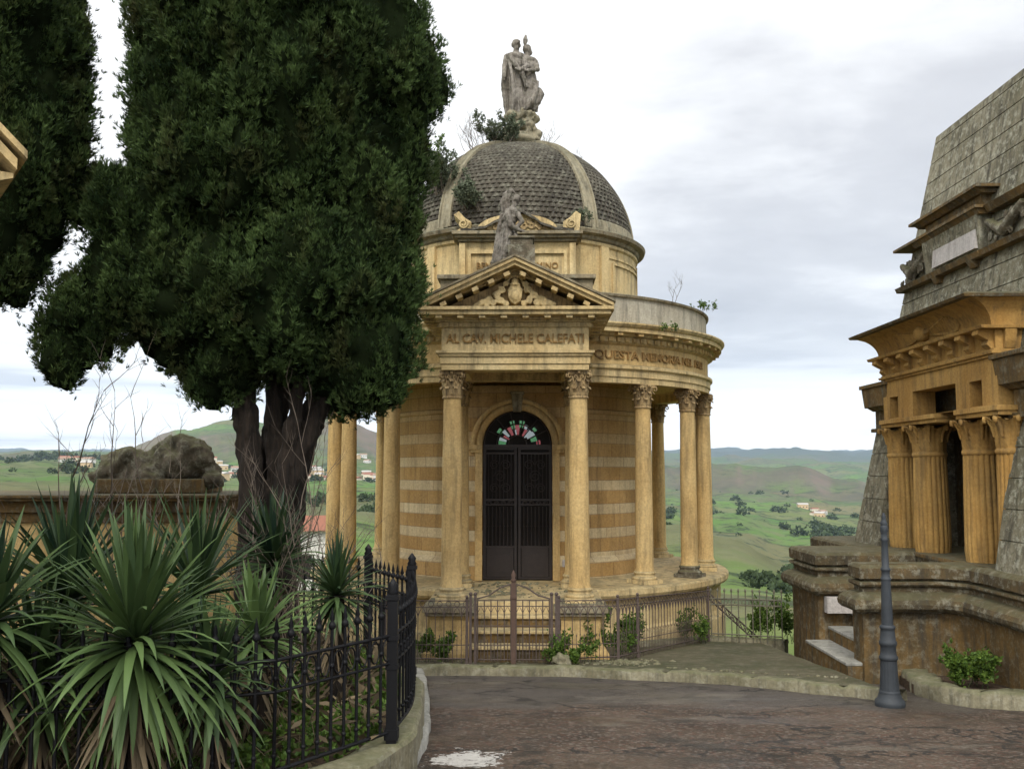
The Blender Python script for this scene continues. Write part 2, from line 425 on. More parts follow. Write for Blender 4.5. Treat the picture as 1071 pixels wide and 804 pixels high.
# road
t = NT('worn_road'); v = t.pos()
base = t.mix(t.ramp(t.noise(v, .8, 5, .65), [(.38, 0), (.62, 1)]), (.040,.028,.019), (.084,.061,.042))
g = t.noise(v, 55, 5, .8); base = t.mix(.75, base, t.mix(1., base, t.ramp(g, [(.32, .12), (.68, 2.1)]), 'MULTIPLY'))
vr = t.n('ShaderNodeTexVoronoi'); t.l(v, vr.inputs['Vector']); vr.inputs['Scale'].default_value = 36
base = t.mix(t.math('MULTIPLY', t.ramp(t.sep(vr.outputs['Color'])[0], [(.8, 0), (.86, 1)]), .55), base, (.19,.155,.125))
base = t.mix(t.math('MULTIPLY', t.ramp(t.sep(vr.outputs['Color'])[1], [(.80, 0), (.86, 1)]), .55), base, (.105,.050,.032))
y_ = t.sep(v)[1]
smooth_far = t.mrange(t.math('ADD', y_, t.math('MULTIPLY', t.noise(v, .7, 4), 2.5)), 11.2, 11.7)
grey = t.mix(t.noise(v, 5, 5, .7), (.045,.040,.034), (.105,.093,.078))
base = t.mix(t.math('MULTIPLY', smooth_far, .8), base, grey)
crk = t.n('ShaderNodeTexVoronoi', feature='DISTANCE_TO_EDGE'); 
wob = t.n('ShaderNodeVectorMath', operation='ADD'); t.l(v, wob.inputs[0])
wn = t.n('ShaderNodeTexNoise'); t.l(v, wn.inputs['Vector']); wn.inputs['Scale'].default_value = 2.5; wn.inputs['Detail'].default_value = 6
ws = t.n('ShaderNodeVectorMath', operation='SCALE'); t.l(wn.outputs['Color'], ws.inputs[0]); ws.inputs['Scale'].default_value = .8; t.l(ws.outputs[0], wob.inputs[1])
t.l(t.mapping(wob.outputs[0], (.3,.75,1)), crk.inputs['Vector']); crk.inputs['Scale'].default_value = .8
cr = t.math('LESS_THAN', crk.outputs['Distance'], .011)
base = t.mix(t.math('MULTIPLY', cr, .85), base, (.02,.018,.015))
patch = t.ramp(t.noise(t.mapping(v, (.5,1.3,1), (3,1,0)), 1.1, 5, .6), [(.58, 0), (.62, 1)])
base = t.mix(t.math('MULTIPLY', patch, .45), base, (.15,.13,.10))
st_ = t.ramp(t.noise(t.mapping(v, (1,1,1), (7,2,0)), 2.3, 6, .7), [(.52, 0), (.66, .75)]); base = t.mix(st_, base, (.022,.020,.015))
cpt = onroad(487, 793)
dv = t.n('ShaderNodeVectorMath', operation='DISTANCE'); t.l(t.mapping(v, (1,.85,0)), dv.inputs[0]); dv.inputs[1].default_value = (cpt.x, cpt.y*.85, 0)
pd = t.math('ADD', dv.outputs['Value'], t.math('MULTIPLY', t.math('SUBTRACT', t.noise(v, 5, 6, .75), .5), 1.2))
base = t.mix(t.math('MULTIPLY', t.math('LESS_THAN', pd, .25), t.ramp(t.noise(v, 14, 5, .75), [(.34, .25), (.46, 1)])), base, (.50,.48,.44))
wet = t.ramp(t.noise(t.mapping(v, (.4,1,1)), 1.3, 4, .55), [(.38, .30), (.58, .9)])
nr = t.bump(g, .9, .02); nr = t.bump(vr.outputs['Distance'], .7, .012, nr); nr = t.bump(t.noise(v, 5, 5), .3, .03, nr)
m_road = t.done(base, wet, nr, spec=.25)
rm = MB(); n = 60; vs = []; fs = []
xs = np.linspace(-14, 14, n); ys = np.linspace(-14, 14.2, n)
for y in ys:
    for x in xs: vs.append((x, y, road_z(x, y)+.012*noise.fractal(Vector((x*.8, y*.8, 0)), 1, 2, 3)))
for j in range(n-1):
    for i in range(n-1): fs.append((j*n+i, j*n+i+1, (j+1)*n+i+1, (j+1)*n+i))
rm.add(vs, fs, True); tag(obj('road', rm, m_road), kind='structure')

# forecourt and its kerb
kp = [(380,706),(430,706.5),(490,706),(550,707),(605,708),(657,711),(710,713),(765,716),(810,721),(850,726),(890,729),(935,735)]
kpts = [onroad(*p) for p in kp]
kpts = [Vector((-9, kpts[0].y+.1, 0))]+kpts
t = NT('mossy_forecourt'); v = t.pos()
cb = t.mix(t.ramp(t.noise(v, 1.3, 5, .65), [(.4, 0), (.6, 1)]), (.085,.073,.042), (.05,.05,.022))
cb = t.mix(t.ramp(t.noise(v, 6, 6, .7), [(.5, 0), (.68, .8)]), cb, (.145,.125,.085))
cb = t.mix(t.ramp(t.noise(t.mapping(v, (1,1,1), (4,4,4)), 11, 6, .75), [(.52, 0), (.64, .8)]), cb, (.055,.065,.022))
m_fore = t.done(cb, .85, t.bump(t.noise(v, 30, 6, .75), .6, .03), spec=.3)
fm = MB(); vs = []; fs = []; m_ = 34
for i, p in enumerate(kpts):
    for j in range(m_):
        tt = j/(m_-1); yy = p.y+.05+(17.2-p.y)*tt; xx = p.x*(1+.0*tt)
        zz = road_z(xx, yy)+.115+.018*noise.fractal(Vector((xx*1.2, yy*1.2, 2)), 1, 2, 4)*min(1, j/3)
        vs.append((xx, yy, zz))
for i in range(len(kpts)-1):
    for j in range(m_-1): fs.append((i*m_+j, (i+1)*m_+j, (i+1)*m_+j+1, i*m_+j+1))
b = len(vs)
fm.add(vs, fs, True)
tag(obj('forecourt', fm, m_fore), kind='structure')
def kerb(name, pts, w, h, m, zf, seg=.5, wob=.012, inward=1):
    """worn kerb: loft a rounded section along a polyline resampled every few centimetres"""
    L = [0]
    for a, b_ in zip(pts, pts[1:]): L.append(L[-1]+(Vector((b_[0],b_[1],0))-Vector((a[0],a[1],0))).length)
    N = max(4, int(L[-1]/.06)); vs = []; sec = [(0,-.12),(0,h*.8),(.02,h),(w*.5,h*1.04),(w-.02,h),(w,h*.8),(w,-.12)]
    for k in range(N+1):
        s = L[-1]*k/N; i = max(j for j in range(len(L)) if L[j] <= s+1e-9); i = min(i, len(L)-2)
        u = (s-L[i])/max(1e-9, L[i+1]-L[i]); a = Vector((pts[i][0],pts[i][1],0)); b_ = Vector((pts[i+1][0],pts[i+1][1],0))
        p = a.lerp(b_, u); d = (b_-a).normalized(); nn = Vector((-d.y, d.x, 0))*inward
        joint = -.018 if abs((s/seg) % 1-.5) > .47 else 0
        for (o_, hh) in sec:
            q = p+nn*o_; nz_ = wob*noise.fractal(Vector((q.x*4, q.y*4, hh*4+5)), 1, 2, 4)
            q = q+nn*nz_; vs.append((q.x, q.y, zf(q.x, q.y)+hh+nz_+(joint if hh > 0 else 0)))
    ns = len(sec); fs = [(k*ns+j, (k+1)*ns+j, (k+1)*ns+j+1, k*ns+j+1) for k in range(N) for j in range(ns-1)]
    mb = MB(); mb.add(vs, fs, True); return tag(obj(name, mb, m), kind='structure')
kerb('kerb', [(p.x, p.y) for p in kpts], .26, .125, M['kerb'], road_z, 1.1, .02)
# kerb strip under the far railing
kerb('kerb', [(2.0,15.3),(3.3,16.45),(4.4,15.75)], .2, .13, M['kerb'], lambda x, y: road_z(x, y)+.06, .9)

# ---------------- sky
w = bpy.data.worlds.new('World'); scene.world = w; w.use_nodes = True; T = w.node_tree; T.nodes.clear()
class WN(NT):
    def __init__(s, tree): s.t = tree
q = WN(T)
SUN_EL, SUN_AZ = 46, 184      # azimuth measured clockwise from +y (the viewing direction)
sky = q.n('ShaderNodeTexSky', sky_type='NISHITA'); sky.sun_disc = False; sky.sun_elevation = R(SUN_EL); sky.sun_rotation = R(SUN_AZ)
gen = q.coord('Generated'); s3 = q.sep(gen)
zz = q.math('ADD', q.math('MAXIMUM', s3[2], 0.), .12)
cx = q.math('DIVIDE', s3[0], zz); cy = q.math('DIVIDE', s3[1], zz)
cmb = q.n('ShaderNodeCombineXYZ'); q.l(cx, cmb.inputs[0]); q.l(cy, cmb.inputs[1]); cv = cmb.outputs[0]
n_big = q.noise(q.mapping(cv, (.42,.55,1), (1.35,.5,0)), 1., 6, .52, .35)
n_fin = q.noise(q.mapping(cv, (1,1.2,1), (2.2,.3,0)), 2.2, 8, .6, .2)
dens = q.math('ADD', q.math('MULTIPLY', n_big, .75), q.math('MULTIPLY', n_fin, .25))
right = q.mrange(s3[0], -.12, .22, -.10, .06)
dens = q.math('ADD', dens, right)
dens = q.math('ADD', dens, q.mrange(s3[2], .45, .15, -.09, .0))
cl = q.ramp(dens, [(.40, (.84,.84,.84)), (.47, (.67,.67,.68)), (.535, (.51,.51,.53)), (.66, (.385,.385,.41))])
# a bright band low over the far hills, streaked with thin cloud
band = q.noise(q.mapping(gen, (1.5,1.5,22), (0,0,.35)), 1.6, 5, .55)
lowc = q.ramp(band, [(.36, (.52,.52,.54)), (.45, (.88,.87,.85)), (.58, (1.02,1.0,.97))])
cl = q.mix(q.mrange(s3[2], .135, .075), cl, lowc)
sc_ = q.n('ShaderNodeVectorMath', operation='SCALE'); q.l(cl, sc_.inputs[0]); q.l(q.math('MULTIPLY', q.math('MULTIPLY', q.mrange(s3[1], .25, -.35, 1., 1.9), q.mrange(s3[2], .55, .9, 1., 1.5)), 10.4), sc_.inputs['Scale'])  # sky boosted behind the camera and overhead, to light the chapel front
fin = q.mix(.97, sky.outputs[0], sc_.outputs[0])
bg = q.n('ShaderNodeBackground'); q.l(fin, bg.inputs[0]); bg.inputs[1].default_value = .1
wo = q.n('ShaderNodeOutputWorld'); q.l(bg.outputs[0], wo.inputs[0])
sun = bpy.data.lights.new('sun', 'SUN'); sun.energy = 1.5; sun.angle = R(12); sun.color = (1, .95, .86)
so = bpy.data.objects.new('sun', sun); C.objects.link(so)
sd = Vector((math.sin(R(SUN_AZ))*math.cos(R(SUN_EL)), math.cos(R(SUN_AZ))*math.cos(R(SUN_EL)), math.sin(R(SUN_EL))))
so.rotation_euler = sd.to_track_quat('Z', 'Y').to_euler()
# haze: one closed box of pale air
hm = MB(); hm.box(-14500, 14500, -14500, 14500, -1500, 1200)
hz = obj('haze', hm, None); m = bpy.data.materials.new('haze_air'); m.use_nodes = True; m.node_tree.nodes.clear()
pv = m.node_tree.nodes.new('ShaderNodeVolumePrincipled'); pv.inputs['Density'].default_value = 5e-5; pv.inputs['Color'].default_value = (.56,.71,.92,1)
mo = m.node_tree.nodes.new('ShaderNodeOutputMaterial'); m.node_tree.links.new(pv.outputs[0], mo.inputs['Volume'])
hz.data.materials.append(m); tag(hz, kind='stuff')
scene.view_settings.view_transform = 'Standard'; scene.view_settings.look = 'None'; scene.view_settings.exposure = .58; scene.view_settings.gamma = 1
scene.cycles.max_bounces = 6; scene.cycles.volume_step_rate = 4; scene.cycles.diffuse_bounces = 3; scene.cycles.volume_bounces = 1; scene.cycles.use_denoising = True
scene.cycles.transparent_max_bounces = 8
# ================================================================ ROUND CHAPEL
# modelled about its own axis: x to the right, y away from the viewer, z measured from eye level
CH = thing('round_chapel', 'domed round ochre stone chapel ringed by columns, pedimented porch over an arched iron door', 'mausoleum', (.14, 19.2, -2.75), local=True)
CH.rotation_euler.z = R(-1.0)
ZS, ZC = -1.87, 1.45             # floor of the colonnade, top of the capitals
def par(name, mb, m, parent=CH, **k): return obj(name, mb, m, parent, **k)
def arcpt(th, r, z=0.): a = R(th); return Vector((r*math.sin(a), -r*math.cos(a), z))   # th: bearing from the porch, positive right
# platform
a = MB(); a.lathe_hard([(3.98,-3.3),(3.98,-2.62),(3.92,-2.58),(3.90,-2.5),(3.90,-2.12),(3.95,-2.06),(4.03,-2.02),(4.05,-1.98),(4.05,-1.90),(4.02,-1.872),(0,-1.87)], 96)
par('platform', a, M['pale'])
a = MB(); a.box(-1.27,1.27,-5.25,-3.2,-2.75,ZS-.004); par('porch_floor', a, M['pale'], bevel=.012)
# loose rubble and dead leaves on the porch floor
# steps
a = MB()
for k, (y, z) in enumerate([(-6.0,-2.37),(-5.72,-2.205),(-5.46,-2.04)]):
    a = MB(); a.box(-.62,.62,y,-5.2,z-.4,z); st_ = par('porch_step', a, M['die'], bevel=.008)  # dark stained stone also paints in the shade on the risers
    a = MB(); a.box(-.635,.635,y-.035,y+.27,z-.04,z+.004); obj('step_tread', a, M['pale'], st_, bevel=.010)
# pedestals under the two front columns
def pedestal(x):
    a = MB(); w = .3
    pr = [(w+.09,-2.75),(w+.09,-2.55),(w+.06,-2.5),(w+.0,-2.42),(w-.025,-2.25),(w-.02,-2.1),(w+.0,-2.04)]
    for (r0,z0),(r1,z1) in zip(pr, pr[1:]):
        a.hexa([(x-r0,-5.2-r0,z0),(x+r0,-5.2-r0,z0),(x+r0,-5.2+r0,z0),(x-r0,-5.2+r0,z0)],[(x-r1,-5.2-r1,z1),(x+r1,-5.2-r1,z1),(x+r1,-5.2+r1,z1),(x-r1,-5.2+r1,z1)])
    o = par('pedestal', a, M['ochre']); 
    b = MB(); b.box(x-w-.05,x+w+.05,-5.2-w-.05,-5.2+w+.05,-2.038,-1.99); b.box(x-w-.08,x+w+.08,-5.2-w-.08,-5.2+w+.08,-1.99,-1.9); b.box(x-w-.03,x+w+.03,-5.2-w-.03,-5.2+w+.03,-1.9,ZS)
    obj('pedestal_cap', b, M['grime'], o, bevel=.008)
for x in (-.925,.925): pedestal(x)

# columns: one built with base and Corinthian capital, the others are copies
def leaf(mb, ang, r0, z0, h, wd, curl, n=6):
    """acanthus leaf: a strip that climbs the bell and curls outward"""
    vs = []; fs = []; ca, sa = math.cos(ang), math.sin(ang)
    path = []
    for i in range(n+1):
        u = i/n
        if u < .7: r = r0+.025*u; z = z0+h*u/.7*.92
        else:
            q = (u-.7)/.3*PI*.95; r = r0+.0175+curl*(1-math.cos(q))*.5; z = z0+h*.92+curl*.55*math.sin(q)-(curl*.25*(1-math.cos(q)))
        path.append((r, z, wd*(.85+.45*math.sin(PI*min(1,u*1.15)))*(1 if u < .85 else .65)))
    for (r, z, w) in path:
        for k, dr in ((-1,-.006),(-.5,.010),(0,-.002),(.5,.010),(1,-.006)):
            x = r+dr; y = w*k
            vs.append((x*ca-y*sa, x*sa+y*ca, z))
    for i in range(n):
        for k in range(4): b = i*5+k; fs.append((b, b+1, b+6, b+5))
    mb.add(vs, fs, True)
    vs2 = [((abs(math.hypot(p[0],p[1]))-.014)/math.hypot(p[0],p[1])*p[0], (math.hypot(p[0],p[1])-.014)/math.hypot(p[0],p[1])*p[1], p[2]) for p in vs]
    mb.add(vs2, [tuple(reversed(f)) for f in fs], True)
def capital_mesh(r, h):
    c = MB(); z0 = -h
    c.lathe([(r*1.12,z0),(r*1.16,z0+.012),(r*1.12,z0+.03),(r*.98,z0+.035),(r*.98,z0+h*.5),(r*1.12,z0+h*.8),(r*1.3,z0+h*.88)], 24)
    for k in range(8): leaf(c, k*PI/4+PI/8, r*1.0, z0+.03, h*.34, r*.36, r*.34)
    for k in range(8): leaf(c, k*PI/4, r*1.02, z0+.05, h*.58, r*.33, r*.42)
    for k in range(4):
        an = PI/4+k*PI/2; d = Vector((math.cos(an), math.sin(an), 0)); sd = Vector((-d.y, d.x, 0))
        for s in (-1,1):
            pts = []; rr_ = []
            for i in range(15):
                u = i/14; q = u*2.2*PI; cr = .056*(1-.75*u)*(r/.15)
                cen = d*(r*1.62)+Vector((0,0,z0+h*.80))
                pts.append(cen+d*(-cr*math.cos(q))*1.0+Vector((0,0,1))*cr*math.sin(q)+sd*s*.018); rr_.append(.016*(1-.5*u))
            stem = [d*(r*1.05)+Vector((0,0,z0+h*.5))+sd*s*.05, d*(r*1.15)+Vector((0,0,z0+h*.66))+sd*s*.035]
            c.tube(stem+pts, [.014,.015]+rr_, 6)
        dm = Vector((math.cos(k*PI/2), math.sin(k*PI/2), 0))
        c.ball(dm*(r*1.36)+Vector((0,0,z0+h*.93)), .03*r/.15, 8)
        for s in (-1,1):
            sd2 = Vector((-dm.y, dm.x, 0)); pts = []
            for i in range(10):
                u = i/9; q = u*1.8*PI; cr = .032*(1-.7*u)*(r/.15)
                pts.append(dm*(r*1.22)+sd2*s*(.05-cr*math.cos(q))+Vector((0,0,z0+h*.76+cr*math.sin(q))))
            c.tube([dm*r*1.05+sd2*s*.07+Vector((0,0,z0+h*.5))]+pts, .011, 5)
    # concave abacus
    A = r*1.75; pl = []
    for k in range(4):
        a0 = PI/4+k*PI/2
        p0 = Vector((math.cos(a0-.07), math.sin(a0-.07)))*A; p1 = Vector((math.cos(a0+.07), math.sin(a0+.07)))*A
        pl += [p0, p1]; an = a0+PI/4; nx = Vector((math.cos(a0+PI/2-.07), math.sin(a0+PI/2-.07)))*A
        for u in (.25,.5,.75):
            q = p1.lerp(nx, u); pl.append(q-q.normalized()*(.11*A*math.sin(PI*u)))
    c.prism([(p.x, p.y) for p in pl], -.055, -.022); c.prism([(p.x*1.05, p.y*1.05) for p in pl], -.021, 0)
    return c
def shaft_mesh(r, H, hc, hb):
    s = MB(); s.lathe([(r*1.10,hb),(r*1.08,hb+.02),(r,hb+.05)]+[(r*(1-.14*u**1.6), hb+.05+(H-hc-hb-.05)*u) for u in [i/10 for i in range(1,11)]], 32)
    return s
def base_mesh(r, hb, sq=True):
    s = MB(); s.box(-r*1.42,r*1.42,-r*1.42,r*1.42,0,hb*.32)
    s.lathe([(r*1.35,hb*.32),(r*1.42,hb*.42),(r*1.35,hb*.55),(r*1.17,hb*.6),(r*1.13,hb*.7),(r*1.17,hb*.78),(r*1.25,hb*.85),(r*1.24,hb*.94),(r*1.1,hb+.004)], 32)
    return s
Hh = ZC-ZS; rc = .150; hc = .40; hb = .20
def make_column(mshaft, mbase, mcap, H, z, r=rc):
    s = obj('column', shaft_mesh(r, H, hc, hb), mshaft)
    b = obj('column_base', base_mesh(r, hb), mbase); b.parent = s
    c = obj('capital', capital_mesh(r*.86, hc), mcap); c.parent = s; c.location.z = H
    s.parent = CH
    return s
M['capital'] = stone('weathered_capital_stone', (.47,.34,.17), (.27,.18,.085), streak=.75, moss=.1, dirt_scale=4)
col0 = make_column(M['ochre'], M['pale'], M['capital'], Hh, ZS)
spots = [(x, -5.2, 0) for x in (-.925,.925)]+[(x, -3.45, 0) for x in (-.93,.93)]
for th in (36,57,77,100,123,146): spots += [(*arcpt(th, 3.63)[:2], th), (*arcpt(-th, 3.63)[:2], -th)]
spots.append((*arcpt(180, 3.63)[:2], 180))
dz = -CH.location.z
for i, (x, y, th) in enumerate(spots):
    o = col0 if i == 0 else copy_tree(col0, CH)
    o.location = (x, y, ZS+dz); o.rotation_euler.z = R(th)
    if th == 57:                                  # this column's foot is blackened
        for c_ in children(o):
            if c_.name.startswith('column_base'): c_.material_slots[0].link = 'OBJECT'; c_.material_slots[0].material = M['rock']

# cella
a = MB(); a.lathe_hard([(2.56,ZS),(2.56,ZS+.28),(2.52,ZS+.32),(2.46,ZS+.36),(2.46,1.0)], 96)
a.lathe_hard([(2.46,1.0),(2.50,1.02),(2.50,1.08),(2.46,1.1),(2.46,1.7)], 96)
par('round_wall', a, M['ochre_wall'])
# doorway wall with an arched opening
def arch_wall(mb, x0, x1, z0, z1, hw, zsp, y0, y1, n=24):
    pts = [(hw, z0), (hw, zsp)]+[(hw*math.cos(PI*i/n), zsp+hw*math.sin(PI*i/n)) for i in range(1, n)]+[(-hw, zsp), (-hw, z0)]
    outer = []
    for (x, z) in pts:
        if z <= zsp: outer.append((x1 if x > 0 else x0, z))
        else:
            dx, dz_ = x, z-zsp; k = 1e9
            if dx > 1e-9: k = min(k, x1/dx)
            if dx < -1e-9: k = min(k, x0/dx)
            if dz_ > 1e-9: k = min(k, (z1-zsp)/dz_)
            outer.append((dx*k, zsp+dz_*k))
    n_ = len(pts); vs = [(p[0], y0, p[1]) for p in pts]+[(p[0], y0, p[1]) for p in outer]+[(p[0], y1, p[1]) for p in pts]+[(p[0], y1, p[1]) for p in outer]
    fs = []
    for i in range(n_-1):
        fs.append((i, i+1, n_+i+1, n_+i)); fs.append((2*n_+i+1, 2*n_+i, 3*n_+i, 3*n_+i+1)); fs.append((i+1, i, 2*n_+i, 2*n_+i+1)); fs.append((n_+i, n_+i+1, 3*n_+i+1, 3*n_+i))
    # corners
    for sx in (x0, x1):
        i = [k for k in range(n_) if abs(outer[k][1]-z1) < 1e-6]
        mb_i = i[0] if sx > 0 else i[-1]; j = mb_i-1 if sx > 0 else mb_i+1
        vs += [(sx, y0, z1), (sx, y1, z1)]; c0 = len(vs)-2
        fs.append((n_+j, c0, n_+mb_i)); fs.append((3*n_+j, 3*n_+mb_i, c0+1)); fs.append((n_+j, 3*n_+j, c0+1, c0)); fs.append((n_+mb_i, c0, c0+1, 3*n_+mb_i))
    mb.add(vs, fs)
a = MB(); arch_wall(a, -1.02, 1.02, ZS, 1.452, .60, .44, -2.80, -2.3)
par('doorway_wall', a, M['ochre_wall'])
# archivolt, imposts, jambs, keystone
a = MB()
for (r0, r1, y) in ((.60,.72,-2.85),(.72,.80,-2.87)):
    n = 30; vs = []; fs = []
    for i in range(n+1):
        q = PI*i/n; cq, sq = math.cos(q), math.sin(q)
        vs += [(r0*cq,y,.44+r0*sq),(r1*cq,y,.44+r1*sq),(r0*cq,-2.79,.44+r0*sq),(r1*cq,-2.79,.44+r1*sq)]
    for i in range(n):
        b = i*4; fs += [(b,b+4,b+5,b+1),(b+1,b+5,b+7,b+3),(b,b+2,b+6,b+4)]
    a.add(vs, fs, True)
for s in (-1,1):
    a.box(min(s*.60,s*.84),max(s*.60,s*.84),-2.89,-2.79,.36,.44); a.box(min(s*.60,s*.80),max(s*.60,s*.80),-2.86,-2.79,.31,.36)
    a.box(min(s*.60,s*.72),max(s*.60,s*.72),-2.83,-2.79,ZS+.02,.31)
o = par('door_surround', a, M['ochre'])
a = MB(); a.hexa([(-.07,-2.93,1.0),(.07,-2.93,1.0),(.07,-2.79,1.0),(-.07,-2.79,1.0)],[(-.10,-2.96,1.30),(.10,-2.96,1.30),(.10,-2.79,1.30),(-.10,-2.79,1.30)])
a.box(-.12,.12,-2.98,-2.79,1.30,1.345)
par('keystone', a, M['grime'], bevel=.01)
# iron door: two leaves with scrolls, kick plates, lattice; fanlight with coloured glass
a = MB(); n = 24; YB = -2.56
pts = [(.6,ZS),(.6,.44)]+[(.6*math.cos(PI*i/n),.44+.6*math.sin(PI*i/n)) for i in range(1,n)]+[(-.6,.44),(-.6,ZS)]
a.prism(pts, YB, YB+.02, axis='y'); par('door_backing', a, M['dark'])
def scroll(mb, x, z, r, y, s=1, t0=0., w=.008):
    mb.tube([(x+s*r*(1-.75*i/16)*math.cos(t0+i/16*3.4*PI), y, z+r*(1-.75*i/16)*math.sin(t0+i/16*3.4*PI)) for i in range(17)], w, 5)
def door_leaf(s):
    a = MB(); X = lambda u: s*u
    def bx(u0, u1, y0, y1, z0, z1): a.box(min(X(u0),X(u1)), max(X(u0),X(u1)), y0, y1, z0, z1)
    y = YB-.03
    bx(.012,.055,y-.025,y,ZS+.02,.40); bx(.545,.59,y-.02,y,ZS+.02,.40)
    for z in (ZS+.02,-1.32,-.60,-.52,.28,.36): bx(.055,.545,y-.018,y,z,z+.035)
    for k in range(7):
        u = .11+k*.065; a.tube([(X(u),y-.01,-1.29),(X(u),y-.01,-.62)], .009, 5)
        a.ball((X(u),y-.01,-.95), .018, 6)
    for k in range(7):
        u = .11+k*.065; a.tube([(X(u),y-.01,-.48),(X(u),y-.01,.28)], .007, 5)
    for z in (-.56,):
        for k in range(4): scroll(a, X(.12+k*.12), z, .045, y-.02, s)
    for (u, z, r) in ((.2,-.30,.09),(.4,-.30,.09),(.2,.10,.09),(.4,.10,.09),(.3,-.10,.11)): scroll(a, X(u), z, r, y-.018, s if u < .35 else -s)
    o = par('door_leaf', a, M['door_iron'])
    k = MB(); k.box(min(X(.07),X(.53)),max(X(.07),X(.53)),y-.012,y-.002,ZS+.06,-1.32)
    k.box(min(X(.12),X(.48)),max(X(.12),X(.48)),y-.022,y-.012,ZS+.14,-1.42); obj('kick_plate', k, M['door_iron'], o)
    return o
door_leaf(-1); door_leaf(1)
a = MB(); y = YB-.02
a.box(-.59,.59,y-.03,y+.0,.40,.45); 
for i in range(1,7):
    q = PI*i/7; a.tube([(.16*math.cos(q),y-.02,.45+.16*math.sin(q)),(.57*math.cos(q),y-.02,.45+.57*math.sin(q))], .010, 5)
for r in (.16,.36,.575): a.tube([(r*math.cos(PI*i/24),y-.02,.445+r*math.sin(PI*i/24)) for i in range(25)], .012, 6)
fan = par('fanlight', a, M['door_iron'])
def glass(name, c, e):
    t = NT(name); t.b.inputs['Emission Color'].default_value = (*c, 1); t.b.inputs['Emission Strength'].default_value = e  # faint glow stands in for daylight passing through the glass
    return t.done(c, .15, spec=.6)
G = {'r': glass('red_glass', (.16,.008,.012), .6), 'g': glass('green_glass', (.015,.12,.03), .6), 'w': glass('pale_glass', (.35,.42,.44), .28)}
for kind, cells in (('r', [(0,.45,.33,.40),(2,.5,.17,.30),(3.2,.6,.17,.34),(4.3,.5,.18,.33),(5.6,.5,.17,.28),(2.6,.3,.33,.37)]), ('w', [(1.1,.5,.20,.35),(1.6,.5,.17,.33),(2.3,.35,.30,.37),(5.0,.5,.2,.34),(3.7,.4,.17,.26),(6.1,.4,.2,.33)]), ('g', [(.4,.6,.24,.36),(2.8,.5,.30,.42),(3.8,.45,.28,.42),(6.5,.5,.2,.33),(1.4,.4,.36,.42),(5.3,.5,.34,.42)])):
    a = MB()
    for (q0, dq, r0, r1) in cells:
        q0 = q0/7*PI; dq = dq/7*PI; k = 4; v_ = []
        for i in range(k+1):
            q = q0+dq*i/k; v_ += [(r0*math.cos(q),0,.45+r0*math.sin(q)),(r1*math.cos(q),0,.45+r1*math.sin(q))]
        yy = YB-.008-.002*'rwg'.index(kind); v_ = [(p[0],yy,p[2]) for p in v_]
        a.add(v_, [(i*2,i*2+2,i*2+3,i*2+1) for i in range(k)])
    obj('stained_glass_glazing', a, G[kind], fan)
# small notice on the wall right of the door
a = MB(); a.box(.76,.84,-2.812,-2.80,-1.62,-1.5); par('notice', a, M['marble'])

# ring entablature, cornice, parapet, terrace
a = MB()
a.lathe_hard([(3.46,1.46),(3.76,ZC+.001),(3.76,1.55),(3.78,1.553),(3.78,1.66),(3.82,1.69),(3.82,1.735),(3.76,1.76)], 128)
par('architrave', a, M['pale'])
a = MB(); a.lathe_hard([(3.735,1.757),(3.735,2.08),(3.78,2.11),(3.78,2.125)], 128); par('frieze', a, M['ochre'])
a = MB(); a.lathe_hard([(3.46,1.46),(3.46,1.62),(3.40,1.66)], 96); a.lathe_hard([(3.42,1.66),(2.4,1.66)], 96); par('colonnade_ceiling', a, M['ochre'])
a = MB(); a.lathe_hard([(3.78,2.125),(3.80,2.125),(3.80,2.215),(3.86,2.235),(3.88,2.27),(4.0,2.275),(4.0,2.345),(4.03,2.36),(4.06,2.40),(4.06,2.425),(3.9,2.455),(3.7,2.47)], 128)
cor = par('cornice', a, M['pale'])
a = MB()
for k in range(150):
    th = 360/150*k
    if abs((th+180) % 360-180) < 17: continue
    m_ = Matrix.Rotation(R(th), 4, 'Z'); a.box(-.042,.042,-3.835,-3.79,2.135,2.205, M=m_)
obj('dentil_molding', a, M['ochre'], cor)
a = MB()
for k in range(60):
    th = 6*k+1.5
    if abs((th+180) % 360-180) < 18: continue
    m_ = Matrix.Rotation(R(th), 4, 'Z'); a.box(-.05,.05,-3.975,-3.86,2.222,2.274, M=m_)
obj('modillion_molding', a, M['ochre'], cor)
a = MB(); a.lathe_hard([(3.72,2.45),(3.72,2.90)], 128); par('parapet', a, M['render'])
a = MB(); a.lathe_hard([(3.72,2.90),(3.76,2.905),(3.77,2.94),(3.70,2.965),(3.5,2.975),(3.48,2.62),(2.2,2.66)], 128); par('parapet_coping', a, M['grime'])

